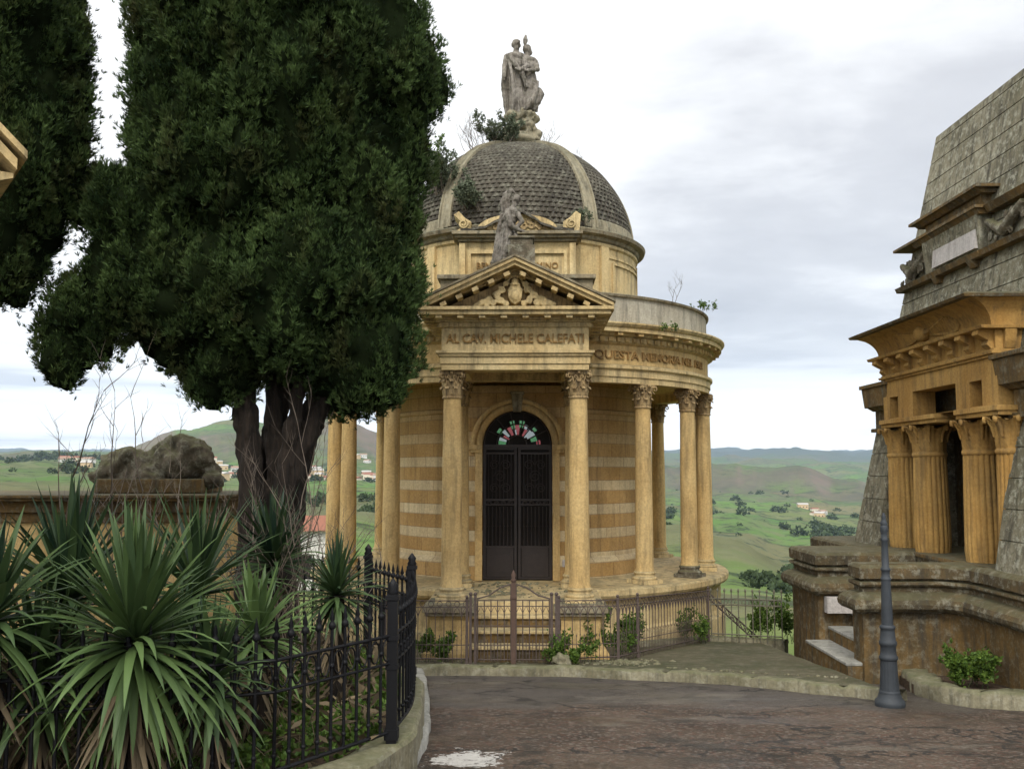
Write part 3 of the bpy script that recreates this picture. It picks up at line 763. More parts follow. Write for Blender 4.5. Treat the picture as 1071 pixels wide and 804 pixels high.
# porch entablature and pediment
W0 = 1.07; YF = -5.42; YBk = -3.3
def ushape(mb, w, yf, z0, z1, wi=.72, yb=YBk):
    mb.prism([(-w,yf),(w,yf),(w,yb),(wi,yb),(wi,yf+(w-wi)),(-wi,yf+(w-wi)),(-wi,yb),(-w,yb)], z0, z1)
a = MB(); ushape(a, W0, YF, ZC+.002, 1.54); ushape(a, W0+.02, YF-.02, 1.54, 1.65); ushape(a, W0+.05, YF-.05, 1.65, 1.69); ushape(a, W0+.08, YF-.08, 1.69, 1.73)
par('porch_architrave', a, M['pale'], bevel=.006)
a = MB(); a.box(-W0,W0,YF,YBk,1.73,2.07); par('porch_frieze', a, M['pale'])
a = MB(); a.box(-.76,.76,-5.05,-2.7,1.60,1.64); par('porch_ceiling', a, M['ochre'])
a = MB()
for (e, z0, z1) in ((.03,2.07,2.145),(.08,2.145,2.17),(.33,2.215,2.275),(.37,2.275,2.325)): a.box(-W0-e+ (0 if e<.1 else .03),W0+e-(0 if e<.1 else .03),YF-e,YBk,z0,z1)
a.box(-W0-.10,W0+.10,YF-.12,YBk,2.17,2.215)
pc = par('porch_cornice', a, M['pale'], bevel=.006)
a = MB()
for k in range(34): 
    x = -W0+.02+k*(2*W0-.04)/33; a.box(x-.018,x+.018,YF-.06,YF-.02,2.08,2.14)
for s in (-1,1):
    for k in range(30):
        yy = YF+.03+k*.064; a.box(s*(W0+.045)-.02,s*(W0+.045)+.02,yy-.018,yy+.018,2.08,2.14)
obj('dentil_molding', a, M['pale'], pc)
a = MB()
for k in range(8):
    x = -W0-.02+k*(2*W0+.04)/7; a.box(x-.045,x+.045,YF-.30,YF-.10,2.172,2.214)
for s in (-1,1):
    for k in range(6):
        yy = YF+.1+k*.32; a.box(s*(W0+.19)-.08,s*(W0+.19)+.08,yy-.045,yy+.045,2.172,2.214)
obj('modillion_molding', a, M['pale'], pc)
# pediment: tympanum, raking cornices, roof slabs
HW = W0+.34; AP = 2.99; ZB = 2.325; yfr = YF-.02
a = MB(); a.prism([(-W0-.05,ZB),(W0+.05,ZB),(0,AP-.16)], YF+.02, YBk, axis='y'); par('tympanum', a, M['capital'])
a = MB(); sl = (AP-ZB)/HW
for s in (-1,1):
    for (y0, t0, t1) in ((YF-.37,.0,.05),(YF-.33,.05,.11),(YF-.10,.11,.15),(YF-.05,.15,.19)):
        q = [(s*HW,ZB+.05-t1),(0,AP+.05-t1),(0,AP+.05-t0),(s*HW,ZB+.05-t0)]
        if s < 0: q = q[::-1]
        b = [(p[0], y0, max(p[1],ZB) if t0 > .05 else p[1]) for p in q]; e = [(p[0], YBk, max(p[1],ZB) if t0 > .05 else p[1]) for p in q]
        a.add(b+e, [(0,1,2,3),(7,6,5,4),(0,4,5,1),(1,5,6,2),(2,6,7,3),(3,7,4,0)])
rk = par('raking_cornice', a, M['pale'])
a = MB()
for s in (-1,1):
    for k in range(6):
        u = (k+.5)/6.2; x = s*HW*u; z = AP-.10-sl*abs(x)-.035
        a.box(-.045,.045,YF-.30,YF-.04,-.025,.03, M=Matrix.Translation((x,0,z)) @ Matrix.Rotation(s*math.atan(sl), 4, 'Y'))
obj('modillion_molding', a, M['pale'], rk)
a = MB()
for s in (-1,1):
    q = [(s*(HW+.02),ZB+.053),(0,AP+.053),(0,AP+.085),(s*(HW+.02),ZB+.085)]
    b = [(p[0], YF-.39, p[1]) for p in q]; e = [(p[0], YBk+.02, p[1]) for p in q]
    a.add(b+e, [(0,1,2,3),(7,6,5,4),(0,4,5,1),(1,5,6,2),(2,6,7,3),(3,7,4,0)])
par('porch_roof', a, M['grime'])
# carved arms in the tympanum: shield, crest, scrolling leaves
a = MB(); yt = YF-.02
sh = [(-.105,2.62),(-.08,2.66),(0,2.645),(.08,2.66),(.105,2.62),(.10,2.50),(.06,2.43),(0,2.39),(-.06,2.43),(-.10,2.50)]
a.prism(sh, yt-.09, yt+.06, axis='y'); a.ball((0,yt-.08,2.52),(.075,.05,.09),12)
a.ball((0,yt-.05,2.735),(.055,.07,.06),12); a.ball((0,yt-.07,2.69),(.085,.05,.03),10)
for k in range(7): q = -1.2+k*.4; a.ball((.10*math.sin(q),yt-.04,2.74+.085*math.cos(q)),.025,8)
rr2 = random.Random(3)
for s in (-1,1):
    for (x, z, r) in ((.19,2.62,.055),(.27,2.53,.06),(.20,2.46,.05),(.37,2.475,.055),(.31,2.42,.04),(.47,2.43,.045),(.42,2.40,.035),(.14,2.70,.035),(.12,2.41,.035),(.56,2.395,.035)):
        scroll(a, s*x, z, r, yt-.05, s*(1 if rr2.random() < .6 else -1), rr2.random()*6, .017)
        for k in range(3): q = rr2.random()*6; a.ball((s*x+math.cos(q)*r*1.1,yt-.04,z+math.sin(q)*r*.9),(.028,.03,.02),7)
arms = par('carved_arms', a, M['pale'])
remesh(arms, .011, .004, 30)

# inscriptions (raised letters)
def text_mb(s, size, depth, width=None, bold=.012):
    cu = bpy.data.curves.new('txt', 'FONT'); cu.body = s; cu.size = size; cu.extrude = depth; cu.align_x = 'CENTER'; cu.align_y = 'CENTER'; cu.offset = bold*size; cu.resolution_u = 3
    o = bpy.data.objects.new('txt', cu); C.objects.link(o); dg = bpy.context.evaluated_depsgraph_get(); dg.update()
    me = o.evaluated_get(dg).to_mesh(); vs = [v_.co.copy() for v_ in me.vertices]; fs = [tuple(p.vertices) for p in me.polygons]
    o.evaluated_get(dg).to_mesh_clear(); bpy.data.objects.remove(o); bpy.data.curves.remove(cu)
    if width:
        x0 = min(p.x for p in vs); x1 = max(p.x for p in vs); k = width/(x1-x0)
        vs = [Vector(((p.x-(x0+x1)/2)*k, p.y, p.z)) for p in vs]
    return vs, fs
M['letter'] = stone('inscription_letter', (.33,.20,.07), (.24,.14,.05), streak=.5, moss=0)
vs, fs = text_mb('AL CAV. MICHELE CALEFATI', .185, .018, 2.0)
a = MB(); a.add([(p.x, YF-.010-p.z, 1.905+p.y) for p in vs], fs); par('inscription_lettering', a, M['letter'])
vs, fs = text_mb('QUESTA MEMORIA NEL 1902', .20, .018, 3.735*R(45))
a = MB()
for p in vs:
    th = math.degrees(p.x/3.735)+42.5; q = arcpt(th, 3.735+.010+p.z, 1.915+p.y*.95); a.v.append(tuple(q))
a.f = [tuple(f) for f in fs]; a.sm = [False]*len(fs); par('inscription_lettering', a, M['letter'])

# straight parapet block behind the pediment
a = MB(); a.box(-1.24,1.24,-3.85,-3.3,2.40,3.10); par('porch_parapet', a, M['grime'], bevel=.01)
a = MB(); a.box(-1.29,1.29,-3.92,-3.25,3.10,3.17); par('porch_parapet_coping', a, M['grime'], bevel=.01)

# drum with recessed panels
a = MB(); a.lathe_hard([(2.45,2.62),(2.45,2.95),(2.40,3.0),(2.36,3.02),(2.36,4.10),(2.40,4.13),(2.40,4.18),(2.36,4.2)], 96); par('drum', a, M['pale'])
a = MB(); a.lathe_hard([(2.36,4.18),(2.42,4.22),(2.44,4.27),(2.54,4.30),(2.56,4.36),(2.52,4.39),(2.34,4.42)], 96); par('drum_cornice', a, M['grime'])
def panel(mb, t0, t1, z0, z1, r, wd=.05, th=.03):
    dth = math.degrees(wd/r)
    for (a0, a1, b0, b1) in ((t0,t1,z1-wd,z1),(t0,t1,z0,z0+wd),(t0,t0+dth,z0+wd,z1-wd),(t1-dth,t1,z0+wd,z1-wd)):
        n = max(1, int(abs(a1-a0)/3)); vs = []
        for i in range(n+1):
            q = a0+(a1-a0)*i/n
            for (rr_, zz_) in ((r-.01,b0),(r+th,b0),(r+th,b1),(r-.01,b1)): vs.append(arcpt(q, rr_, zz_))
        fs = [(i*4+j, i*4+4+j, i*4+4+(j+1) % 4, i*4+(j+1) % 4) for i in range(n) for j in range(4)]+[(3,2,1,0),(n*4,n*4+1,n*4+2,n*4+3)]
        mb.add(vs, fs)
for t0 in (46, 98, -92, -144, 150):
    a = MB(); panel(a, t0-3, t0+45, 3.10, 3.98, 2.36, .05, .02); panel(a, t0+2, t0+40, 3.22, 3.86, 2.36, .04, .03); par('wall_panel', a, M['pale'])
# pilaster strips between panels
for th in (42, 94, 146, -42, -94, -146):
    a = MB(); a.box(-.10,.10,-2.415,-2.3,3.02,4.12, M=Matrix.Rotation(R(th),4,'Z')); par('pilaster_strip', a, M['pale'])

# attic block with inscription, cornice, carved pediment, corner scrolls
a = MB(); a.box(-1.03,1.03,-2.55,-1.7,2.66,4.03); par('attic_block', a, M['pale'], bevel=.01)
a = MB()
for (x0,x1,z0,z1) in ((-.88,.88,3.82,3.88),(-.88,.88,3.30,3.34),(-.88,-.82,3.34,3.82),(.82,.88,3.34,3.82)): a.box(x0,x1,-2.60,-2.54,z0,z1)
for s in (-1,1):
    a.box(min(s*.92,s*1.03),max(s*.92,s*1.03),-2.62,-2.54,3.2,4.0)
par('attic_panel_frame', a, M['pale'], bevel=.006)
vs, fs = text_mb('BENEDICTA DOMINO', .155, .016, 1.44)
a = MB(); a.add([(p.x, -2.556-p.z, 3.60+p.y) for p in vs], fs); par('inscription_lettering', a, M['letter'])
a = MB(); a.box(-1.05,1.05,-2.62,-1.7,4.03,4.08); a.box(-1.10,1.10,-2.70,-1.7,4.08,4.13); a.box(-1.15,1.15,-2.76,-1.7,4.13,4.19)
par('attic_cornice', a, M['grime'], bevel=.008)
a = MB(); n = 20; base = 4.19
pts = [(.72,base)]+[(.72*math.cos(PI*i/n), base+.33*math.sin(PI*i/n)**.85) for i in range(1,n)]+[(-.72,base)]
a.prism(pts, -2.62, -2.0, axis='y'); par('attic_lunette', a, M['pale'])
a = MB()
for s in (-1,1):
    for (x, z, r) in ((.12,.10,.07),(.26,.12,.07),(.38,.09,.055),(.50,.07,.045),(.20,.20,.05),(.34,.19,.04)): scroll(a, s*x, base+z, r, -2.64, s, 1.+x*9, .016)
a.ball((0,-2.64,base+.15),(.06,.05,.08),10)
remesh(par('lunette_carving', a, M['capital']), .012, .003, 30)
for s in (-1,1):
    a = MB(); x = s*.95
    a.prism([(x-.14,base),(x+.14,base),(x+s*.17,base+.30),(x+s*.08,base+.36),(x-s*.03,base+.24),(x-s*.14,base+.17)][::(1 if s>0 else -1)], -2.70, -2.2, axis='y')
    scroll(a, x, base+.13, .09, -2.71, s, 2., .018)
    par('acroterion', a, M['pale'])

# dome: rows of scale tiles between stone ribs
RB, ZD, HD = 2.27, 4.40, 2.16
def dome_r(u): return RB*math.cos(u*PI/2)**.88 if u < 1 else 0
def dome_p(u):  # u 0..1 from foot to crown
    return RB*math.cos(u*PI/2*.985)**.92, ZD+HD*math.sin(u*PI/2)
rows = 34; nt = 120; sub = 4; vs = []; N = nt*sub
prof = []
for r_i in range(rows):
    for k in range(3): prof.append((r_i, k/3))
prof.append((rows-1, .999))
def zrow(i, k): return (i+k)/rows
for (i, k) in prof:
    u = .0+.98*zrow(i, k); r, z = dome_p(u)
    for j in range(N):
        ph = (j/sub+.5*(i % 2)) % 1.; scal = math.sin(PI*ph)
        lift = .045*(1-k)*(.35+.65*scal)*min(1, r/.9+.2)
        a_ = 2*PI*j/N; rj = r+lift*math.cos(u*PI/2)+.006*noise.noise(Vector((j*.7,i*1.3,0))); zj = z+lift*math.sin(u*PI/2)*.6
        if k == 0: zj -= .02*scal
        vs.append((rj*math.cos(a_), rj*math.sin(a_), zj))
fs = []
for p in range(len(prof)-1):
    for j in range(N): fs.append((p*N+j, p*N+(j+1) % N, (p+1)*N+(j+1) % N, (p+1)*N+j))
a = MB(); a.add(vs, fs, False); par('dome', a, M['tile'])
a = MB(); a.lathe_hard([(2.34,4.39),(2.335,4.46),(2.315,4.62),(2.29,4.66),(2.2,4.67)], 96, a0=R(-54), a1=R(234)); par('dome_foot', a, M['rib'])
for th in (36,90,144,-36,-90,-144):
    a = MB(); vs = []; n = 28; hw = .15
    for i in range(n+1):
        u = .02+.94*i/n; r, z = dome_p(u); w_ = hw*(1-.35*i/n)
        for (dx, dr) in ((-w_,-.03),(-w_,.065),(-w_*.7,.075),(-w_*.66,.05),(w_*.66,.05),(w_*.7,.075),(w_,.065),(w_,-.03)):
            cu, su = math.cos(u*PI/2), math.sin(u*PI/2)
            q = Matrix.Rotation(R(th),3,'Z') @ Vector((dx, -(r+dr*cu), z+dr*su)); vs.append(q)
    a.add(vs, [(i*8+j, (i+1)*8+j, (i+1)*8+j+1, i*8+j+1) for i in range(n) for j in range(7)], False)
    par('dome_rib', a, M['rib'])
# tiled hood running from the dome out over the lunette
a = MB(); vs = []; n = 24; m2 = 8
for k in range(m2+1):
    u = k/m2; yy = -2.72+.95*u
    for i in range(n+1):
        x = -1.0+2.0*i/n; zz_ = base+.045+.33*math.exp(-(x/.42)**2)+.30*u+.012*math.sin(i*2.1)
        vs.append((x, yy, zz_+(.0)))
for k in range(m2):
    for i in range(n): a_i = k*(n+1)+i
fsx = [(k*(n+1)+i, k*(n+1)+i+1, (k+1)*(n+1)+i+1, (k+1)*(n+1)+i) for k in range(m2) for i in range(n)]
a.add(vs, fsx, False); a.add([(p[0], p[1], p[2]-.04) for p in vs], [tuple(reversed(f)) for f in fsx]); 
a.add([vs[i] for i in range(n+1)]+[(vs[i][0],vs[i][1],vs[i][2]-.04) for i in range(n+1)], [(i, n+1+i, n+2+i, i+1) for i in range(n)])
par('lunette_hood', a, M['tile'])
# crown of the dome: stone seat of the statue
a = MB(); a.lathe([(.42,6.30),(.44,6.42),(.34,6.50),(.26,6.60),(.30,6.68),(.36,6.72),(.36,6.80),(.27,6.84),(.24,6.90)], 24)
par('dome_crown', a, M['rib'])
# ================================================================ STATUES
def draped(mb, base, h, w0, w1, folds=9, amp=.05, lean=(0,0), seed=0, n=48, m=14, depth=.75):
    """robe: fluted cloth from the feet up to the chest"""
    vs = []; r_ = random.Random(seed); ph = [r_.random()*6 for _ in range(4)]
    for j in range(m+1):
        u = j/m; w_ = w0+(w1-w0)*u**.8; cx = base[0]+lean[0]*u; cy = base[1]+lean[1]*u
        for i in range(n):
            a_ = 2*PI*i/n; k = 1+amp*(1-.55*u)*(math.sin(folds*a_+ph[0]+u*1.5)+.6*math.sin((folds*2-3)*a_+ph[1]-u*2)+.4*math.sin(3*a_+ph[2]))
            vs.append((cx+w_*k*math.cos(a_), cy+w_*k*depth*math.sin(a_), base[2]+h*u))
    fs = [(j*n+i, j*n+(i+1) % n, (j+1)*n+(i+1) % n, (j+1)*n+i) for j in range(m) for i in range(n)]
    fs += [tuple(range(n))[::-1], tuple(m*n+i for i in range(n))]
    mb.add(vs, fs, True)
def head(mb, c, r, tilt=0., beard=False, long=False, look=0.):
    Mx = Matrix.Translation(c) @ Matrix.Rotation(look, 4, 'Z') @ Matrix.Rotation(tilt, 4, 'Y')
    mb.ball((0,0,0),(r*.80,r*.92,r*1.08),14,M=Mx)
    mb.ball((0,-r*.18,-r*.45),(r*.58,r*.62,r*.55),12,M=Mx)            # jaw
    mb.ball((0,-r*.95,-r*.12),(r*.12,r*.16,r*.26),8,M=Mx)             # nose
    mb.ball((0,-r*.80,r*.22),(r*.52,r*.14,r*.10),8,M=Mx)              # brow
    mb.ball((0,-r*.82,-r*.50),(r*.22,r*.10,r*.07),8,M=Mx)             # lips
    for s in (-1,1): mb.ball((s*r*.82,0,-r*.1),(r*.1,r*.2,r*.28),8,M=Mx)
    for k in range(16):                                                # hair
        q = 2*PI*k/16; mb.ball((r*.55*math.cos(q),r*.15+r*.62*math.sin(q),r*.62),(r*.34,r*.34,r*.32),7,M=Mx)
    for k in range(9):
        q = PI*k/8; mb.ball((r*.78*math.cos(q),r*.22+r*.62*math.sin(q),-r*.05),(r*.28,r*.3,r*(.55 if not long else .9)),7,M=Mx)
    if long:
        for k in range(5): q = PI*(.1+.8*k/4); mb.ball((r*.75*math.cos(q),r*.25+r*.55*math.sin(q),-r*.95),(r*.3,r*.3,r*.6),7,M=Mx)
    if beard: mb.ball((0,-r*.55,-r*.95),(r*.50,r*.38,r*.55),8,M=Mx); mb.ball((0,-r*.5,-r*1.4),(r*.3,r*.25,r*.4),8,M=Mx)
def hand(mb, p, d, s=.05):
    d = Vector(d).normalized(); sd = d.cross(Vector((0,1,.2))).normalized()
    mb.chain([p, p+d*s], [s*.42, s*.5], 8)
    for k, (l, o_) in enumerate(((1.0,-.42),(1.25,-.15),(1.2,.14),(.95,.4))): mb.chain([p+d*s+sd*s*o_, p+d*s*(1+l*.5)+sd*s*o_*1.2, p+d*s*(1+l)+sd*s*o_*1.2+Vector((0,-s*.2,0))], s*.15, 6)
    mb.chain([p+d*s*.2-sd*s*.4, p+d*s*.8-sd*s*.85], s*.17, 6)

# two standing figures on a rock, on the crown of the dome
bx_, by_ = .14+.03, 19.2
def W(px, py, dy=0.): q = at(px, py, by_+dy); return q
SG = thing('statue', 'tall grey stone statue of two robed figures standing on a rock atop the dome', 'statue', (bx_, by_, 6.83))
a = MB()
foot = W(543,150); 
a.ball(W(544,148),(0.289,0.272,.22),16); a.ball(W(541,136),(0.281,0.238,.20),16); a.ball(W(552,138),(0.238,0.221,.26),14); a.ball(W(549,124),(0.255,0.212,.22),14); a.ball(W(538,122),(0.170,0.187,.18),12)
a.ball(W(556,143),(0.187,0.187,.16),12); a.ball(W(531,146),(0.153,0.170,.14),12)
rock = obj('rock_base', a, M['rib'], SG); remesh(rock, .022, .11, 5.5, 0)
a = MB()
k = .0196                                   # metres per photo pixel at the statue
# left figure: bearded man, robe to the feet, right arm hanging
draped(a, W(543,122), .62, .20, .165, 8, .16, (-.06,0), 3)
draped(a, W(540.5,93), .50, .17, .14, 8, .12, (-.02,0), 5)
a.ball(W(539.5,68),(.175,.14,.17),14); a.ball(W(539.5,60),(.215,.13,.11),14); a.chain([W(539.5,56), W(540,51)], .062, 10)
head(a, W(540,46.5), .098, .12, beard=True, look=.2)
a.chain([W(530.5,60), W(528,70,-.05), W(527.5,80,-.1)], [.075,.06,.05]); hand(a, W(527.5,80,-.1), (-.15,-.2,-1))
a.chain([W(548.5,61), W(551,70,-.12), W(544,73,-.22)], [.075,.06,.045]); hand(a, W(544,73,-.22), (-1,-.1,.2))
a.tube([W(531,57,-.1), W(538,66,-.17), W(547,78,-.17), W(551,92,-.12)], [.05,.055,.05,.04], 8)   # mantle edge
a.tube([W(532,62,-.1), W(536,80,-.19), W(538,104,-.2), W(535,120,-.15)], [.03,.035,.04,.03], 8)
a.tube([W(529,64,.0), W(527.5,90,.0), W(530,115,.0), W(531,123,-.05)], [.06,.075,.06,.04], 8)
# right figure: young woman with long hair, arms folded
draped(a, W(553,117), .55, .165, .145, 7, .15, (.04,0), 8)
draped(a, W(555,90), .38, .15, .11, 7, .12, (-.03,0), 9)
a.ball(W(553.5,70),(.16,.12,.15),12); a.ball(W(553.5,63.5),(.165,.11,.08),12); a.chain([W(552,60), W(551.5,56)], .05, 8)
head(a, W(551,51.5), .09, -.25, long=True, look=-.3)
a.chain([W(560,65), W(562.5,73,-.08), W(553,74,-.2)], [.06,.05,.04]); hand(a, W(553,74,-.2), (-1,-.1,.1), .045)
a.chain([W(549,47,.08), W(549.5,42,.1), W(549.8,37.5,.1)], [.03,.055,.02], 8)              # palm frond raised behind the heads
# drapery blown out at the right foot
a.tube([W(562,85,-.05), W(559.5,98,-.1), W(556,108,-.15), W(548,115,-.18)], [.04,.06,.07,.05], 8)
a.chain([W(557,110), W(562,106), W(566,99), W(564,94)], [.10,.085,.07,.05], 10); a.chain([W(554,116),W(560,112)], [.1,.07], 8)
figs = obj('robed_figures', a, M['statue'], SG); remesh(figs, .015, .008, 16, 0)

# kneeling winged figure leaning on a block, on the porch gable
ay = 13.95
def W(px, py, dy=0.): return at(px, py, ay+dy)
AG = thing('statue', 'weathered grey stone angel with raised wing leaning on a block above the porch gable', 'statue', tuple(W(540,270)))
a = MB(); p = W(545,266)
a.box(p.x-.20,p.x+.20,p.y-.2,p.y+.28,2.90,p.z+.10); a.box(p.x-.16,p.x+.17,p.y-.17,p.y+.24,p.z+.10,p.z+.20); a.box(p.x-.19,p.x+.20,p.y-.2,p.y+.27,p.z+.20,p.z+.235)
a.box(p.x-.45,p.x-.1,p.y-.12,p.y+.22,2.84,2.98)
obj('stone_block', a, M['rock'], AG, bevel=.012)
a = MB()
draped(a, W(525,277), .50, .165, .12, 7, .13, (.10,0), 4, depth=.8)
a.ball(W(532,240),(.115,.10,.15),12); a.ball(W(533.5,229),(.12,.09,.10),12); a.ball(W(535,222),(.10,.085,.08),12)
a.chain([W(537,218), W(538,212)], .04, 8); head(a, W(540,208), .066, .45, long=True, look=-.3)
a.chain([W(531,224,-.05), W(534,236,-.14), W(543,241,-.16)], [.05,.042,.032]); hand(a, W(543,241,-.16), (1,-.1,-.1), .04)
a.chain([W(541,224,-.05), W(546,232,-.12), W(540,238,-.16)], [.048,.04,.03])
for q in range(5): a.tube([W(528+q*1.5,226+q*3,.08), W(524+q*1.8,214-q*1.5,.12), W(528+q*2.0,203-q*1.0,.13), W(536+q*1.3,197+q*2.,.1)], [.02,.035,.03,.014], 6)
a.tube([W(526,224,.08),W(522,245,.1),W(518,268,.08),W(514,279,.05)], [.045,.055,.045,.02], 8)
a.tube([W(529,230,.06),W(526,250,.05),W(523,266,0.)], [.04,.05,.045], 8)
a.tube([W(534,240,-.1),W(531,256,-.15),W(526,272,-.15),W(518,279,-.1)], [.03,.04,.045,.03], 8)
a.tube([W(539,243,-.1),W(540,255,-.13),W(533,270,-.16)], [.03,.035,.03], 8)
f2 = obj('angel_figure', a, M['statue'], AG); remesh(f2, .013, .010, 22, 1)

# ================================================================ EGYPTIAN-STYLE MAUSOLEUM
EG = thing('pyramid_mausoleum', 'truncated stone pyramid tomb with palm-capital portal, flared cornice and marble tablet', 'mausoleum', (8.5, 13.15, -2.6))
def ep(name, mb, m, parent=EG, **k): return obj(name, mb, m, parent, **k)
def xf(z): return 5.65+.178*(z+1.15)            # sloping front face
def yfar(z): return 15.95-.16*(z+1.15)
def ynear(z): return 26.3-yfar(z)
def xb(z): return 12.2-.12*(z+1.15)
def frust(mb, z0, z1, ins=0.):
    f = lambda z: [(xf(z)+ins, ynear(z)+ins, z), (xb(z)-ins, ynear(z)+ins, z), (xb(z)-ins, yfar(z)-ins, z), (xf(z)+ins, yfar(z)-ins, z)]
    mb.hexa(f(z0), f(z1))
a = MB(); frust(a, 1.40, 5.28, .03)
zs_ = [1.42,1.80,2.18,2.50]
z = 1.42
while z < 5.3:
    h = .315; frust(a, z, min(z+h-.014, 5.32), 0.); z += h
ep('pyramid_body', a, M['lichen'])
def pylon(y0f, y1f):   # functions of height giving near and far edges
    a = MB(); z = -1.16
    f = lambda z, ins=0.: [(xf(z)+ins, y0f(z)+ins, z), (7.2, y0f(z)+ins, z), (7.2, y1f(z)-ins, z), (xf(z)+ins, y1f(z)-ins, z)]
    a.hexa(f(-1.16,.02), f(.62,.02))
    while z < .6: h = .36; a.hexa(f(z), f(min(z+h-.012, .62))); z += h
    o = ep('battered_pier', a, M['lichen'])
    b = MB(); g = lambda z, e: [(xf(.6)-e, y0f(.6)-e, z), (7.2, y0f(.6)-e, z), (7.2, y1f(.6)+e, z), (xf(.6)-e, y1f(.6)+e, z)]
    for (z0, z1, e0, e1) in ((.62,.68,.06,.06),(.68,.96,.0,.0),(.96,1.02,.03,.10),(1.02,1.33,.13,.16),(1.33,1.39,.19,.19)): b.hexa(g(z0,e0), g(z1,e1))
    obj('pier_cap', b, M['die'], o, bevel=.008)
pylon(lambda z: 14.95, yfar); pylon(ynear, lambda z: 11.33)
# recess behind the columns
a = MB(); a.box(6.9,7.0,11.3,15.0,-1.16,1.42); a.box(5.7,6.95,11.3,15.0,-1.20,-1.155); ep('inner_wall', a, M['die'])
a = MB(); a.box(6.84,6.91,12.55,13.6,-1.155,.95); ep('inner_doorway', a, M['dark'])
# lintel with one wide and two small openings
def xwall(mb, x0, x1, y0, y1, z0, z1, holes):
    ys = sorted(set([y0, y1]+[h[0] for h in holes]+[h[1] for h in holes])); zs = sorted(set([z0, z1]+[h[2] for h in holes]+[h[3] for h in holes]))
    for ya, yb_ in zip(ys, ys[1:]):
        for za, zb in zip(zs, zs[1:]):
            if any(h[0] <= ya and yb_ <= h[1] and h[2] <= za and zb <= h[3] for h in holes): continue
            mb.box(x0, x1, ya, yb_, za, zb)
a = MB(); xwall(a, 5.82, 6.15, 11.42, 14.94, .78, 1.37, [(12.50,13.85,.785,1.14),(11.80,12.12,.80,1.12),(14.38,14.70,.80,1.12)])
ep('lintel_wall', a, M['egypt'])
a = MB(); a.box(6.35,6.40,11.4,14.95,.7,1.37); ep('lintel_back_wall', a, M['die'])
for (y0, y1, dx) in ((13.0,14.95,0),(11.25,12.36,.03)):
    a = MB(); a.box(5.74-dx,6.25,y0,y1,.71,.775); a.box(5.77-dx,6.25,y0+.02,y1-.0,.655,.71); ep('abacus_beam', a, M['egypt'], bevel=.006)
# palm columns
def palm_column(y, x=6.02):
    r = .225; s = MB(); n = 160; H0, H1 = -1.155, .22; vs = []; m_ = 10
    for j in range(m_+1):
        u = j/m_; zz_ = H0+(H1-H0)*u; rr_ = r*(1.06-.12*u)
        if u < .12: rr_ *= .93+.07*math.sin(u/.12*PI/2)
        for i in range(n):
            q = 2*PI*i/n; k_ = rr_*(.97+.085*abs(math.sin(q*10))**.7); vs.append((x+k_*math.cos(q), y+k_*math.sin(q), zz_))
    s.add(vs, [(j*n+i, j*n+(i+1) % n, (j+1)*n+(i+1) % n, (j+1)*n+i) for j in range(m_) for i in range(n)], True)
    o = ep('portal_column', s, M['egypt'])
    c = MB(); c.lathe([(r*1.02,.20),(r*1.06,.215),(r*1.06,.25),(r*.98,.262),(r*.98,.27)], 36, (x,y))
    vs = []; n = 80; m_ = 12
    for j in range(m_+1):
        u = j/m_; zz_ = .26+.385*u; fl = r*(.96+.10*u+.42*max(0,u-.45)**2/.3)
        for i in range(n):
            q = 2*PI*i/n; rb = abs(math.sin(q*4)); chev = .014*math.sin(40*u-6*abs(((q*8/(2*PI)) % 1)-.5)*4)
            k_ = fl*(1+.10*(1-rb)**2*(-1)*(.4+u))+chev*(1 if u < .92 else 0); vs.append((x+k_*math.cos(q), y+k_*math.sin(q), zz_-(.05*(1-rb) if j == m_ else 0)))
    c.add(vs, [(j*n+i, j*n+(i+1) % n, (j+1)*n+(i+1) % n, (j+1)*n+i) for j in range(m_) for i in range(n)]+[tuple(m_*n+i for i in range(n))], True)
    for k_ in range(8):
        q = 2*PI*k_/8+PI/8; d = Vector((math.cos(q), math.sin(q), 0)); b_ = Vector((x,y,0))
        c.tube([b_+d*r*1.02+Vector((0,0,.40)), b_+d*r*1.12+Vector((0,0,.53)), b_+d*r*1.32+Vector((0,0,.62)), b_+d*r*1.50+Vector((0,0,.625)), b_+d*r*1.52+Vector((0,0,.585)), b_+d*r*1.42+Vector((0,0,.575))], [.02,.028,.032,.032,.026,.018], 6)
    obj('palm_capital', c, M['egypt'], o)
for y in (14.74, 13.82, 12.28, 11.42): palm_column(y)
# great cornice: astragals, bracket course, cavetto with winged disc
Y0, Y1 = 11.42, 14.92
def ring3(e, z): return [(5.82-e, Y0-e*.45, z), (7.3, Y0-e*.45, z), (7.3, Y1+e*.45, z), (5.82-e, Y1+e*.45, z)]
a = MB()
for (z0, z1, e0, e1) in ((1.37,1.405,.03,.03),(1.405,1.44,.06,.07),(1.44,1.47,.03,.03),(1.47,1.70,.0,.0),(1.70,1.74,.20,.22)): a.hexa(ring3(e0,z0), ring3(e1,z1))
gc = ep('portal_cornice', a, M['egypt'], bevel=.005)
a = MB()
for k_ in range(8):
    y = Y0+.12+k_*(Y1-Y0-.24)/7
    vs = [(5.825,1.47),(5.79,1.47),(5.74,1.52),(5.76,1.57),(5.70,1.60),(5.63,1.64),(5.64,1.70),(5.825,1.70)]
    a.prism([(p[0], p[1]) for p in vs], y-.075, y+.075, axis='y')
for k_ in range(3):
    x = 5.98+k_*.4; vs = [(Y0+.01,1.47),(Y0-.02,1.47),(Y0-.05,1.55),(Y0-.07,1.64),(Y0-.08,1.70),(Y0+.01,1.70)]
    a.prism(vs, x-.07, x+.07, axis='x')
obj('bracket_molding', a, M['egypt'], gc)
a = MB(); m_ = 8; rows_ = []
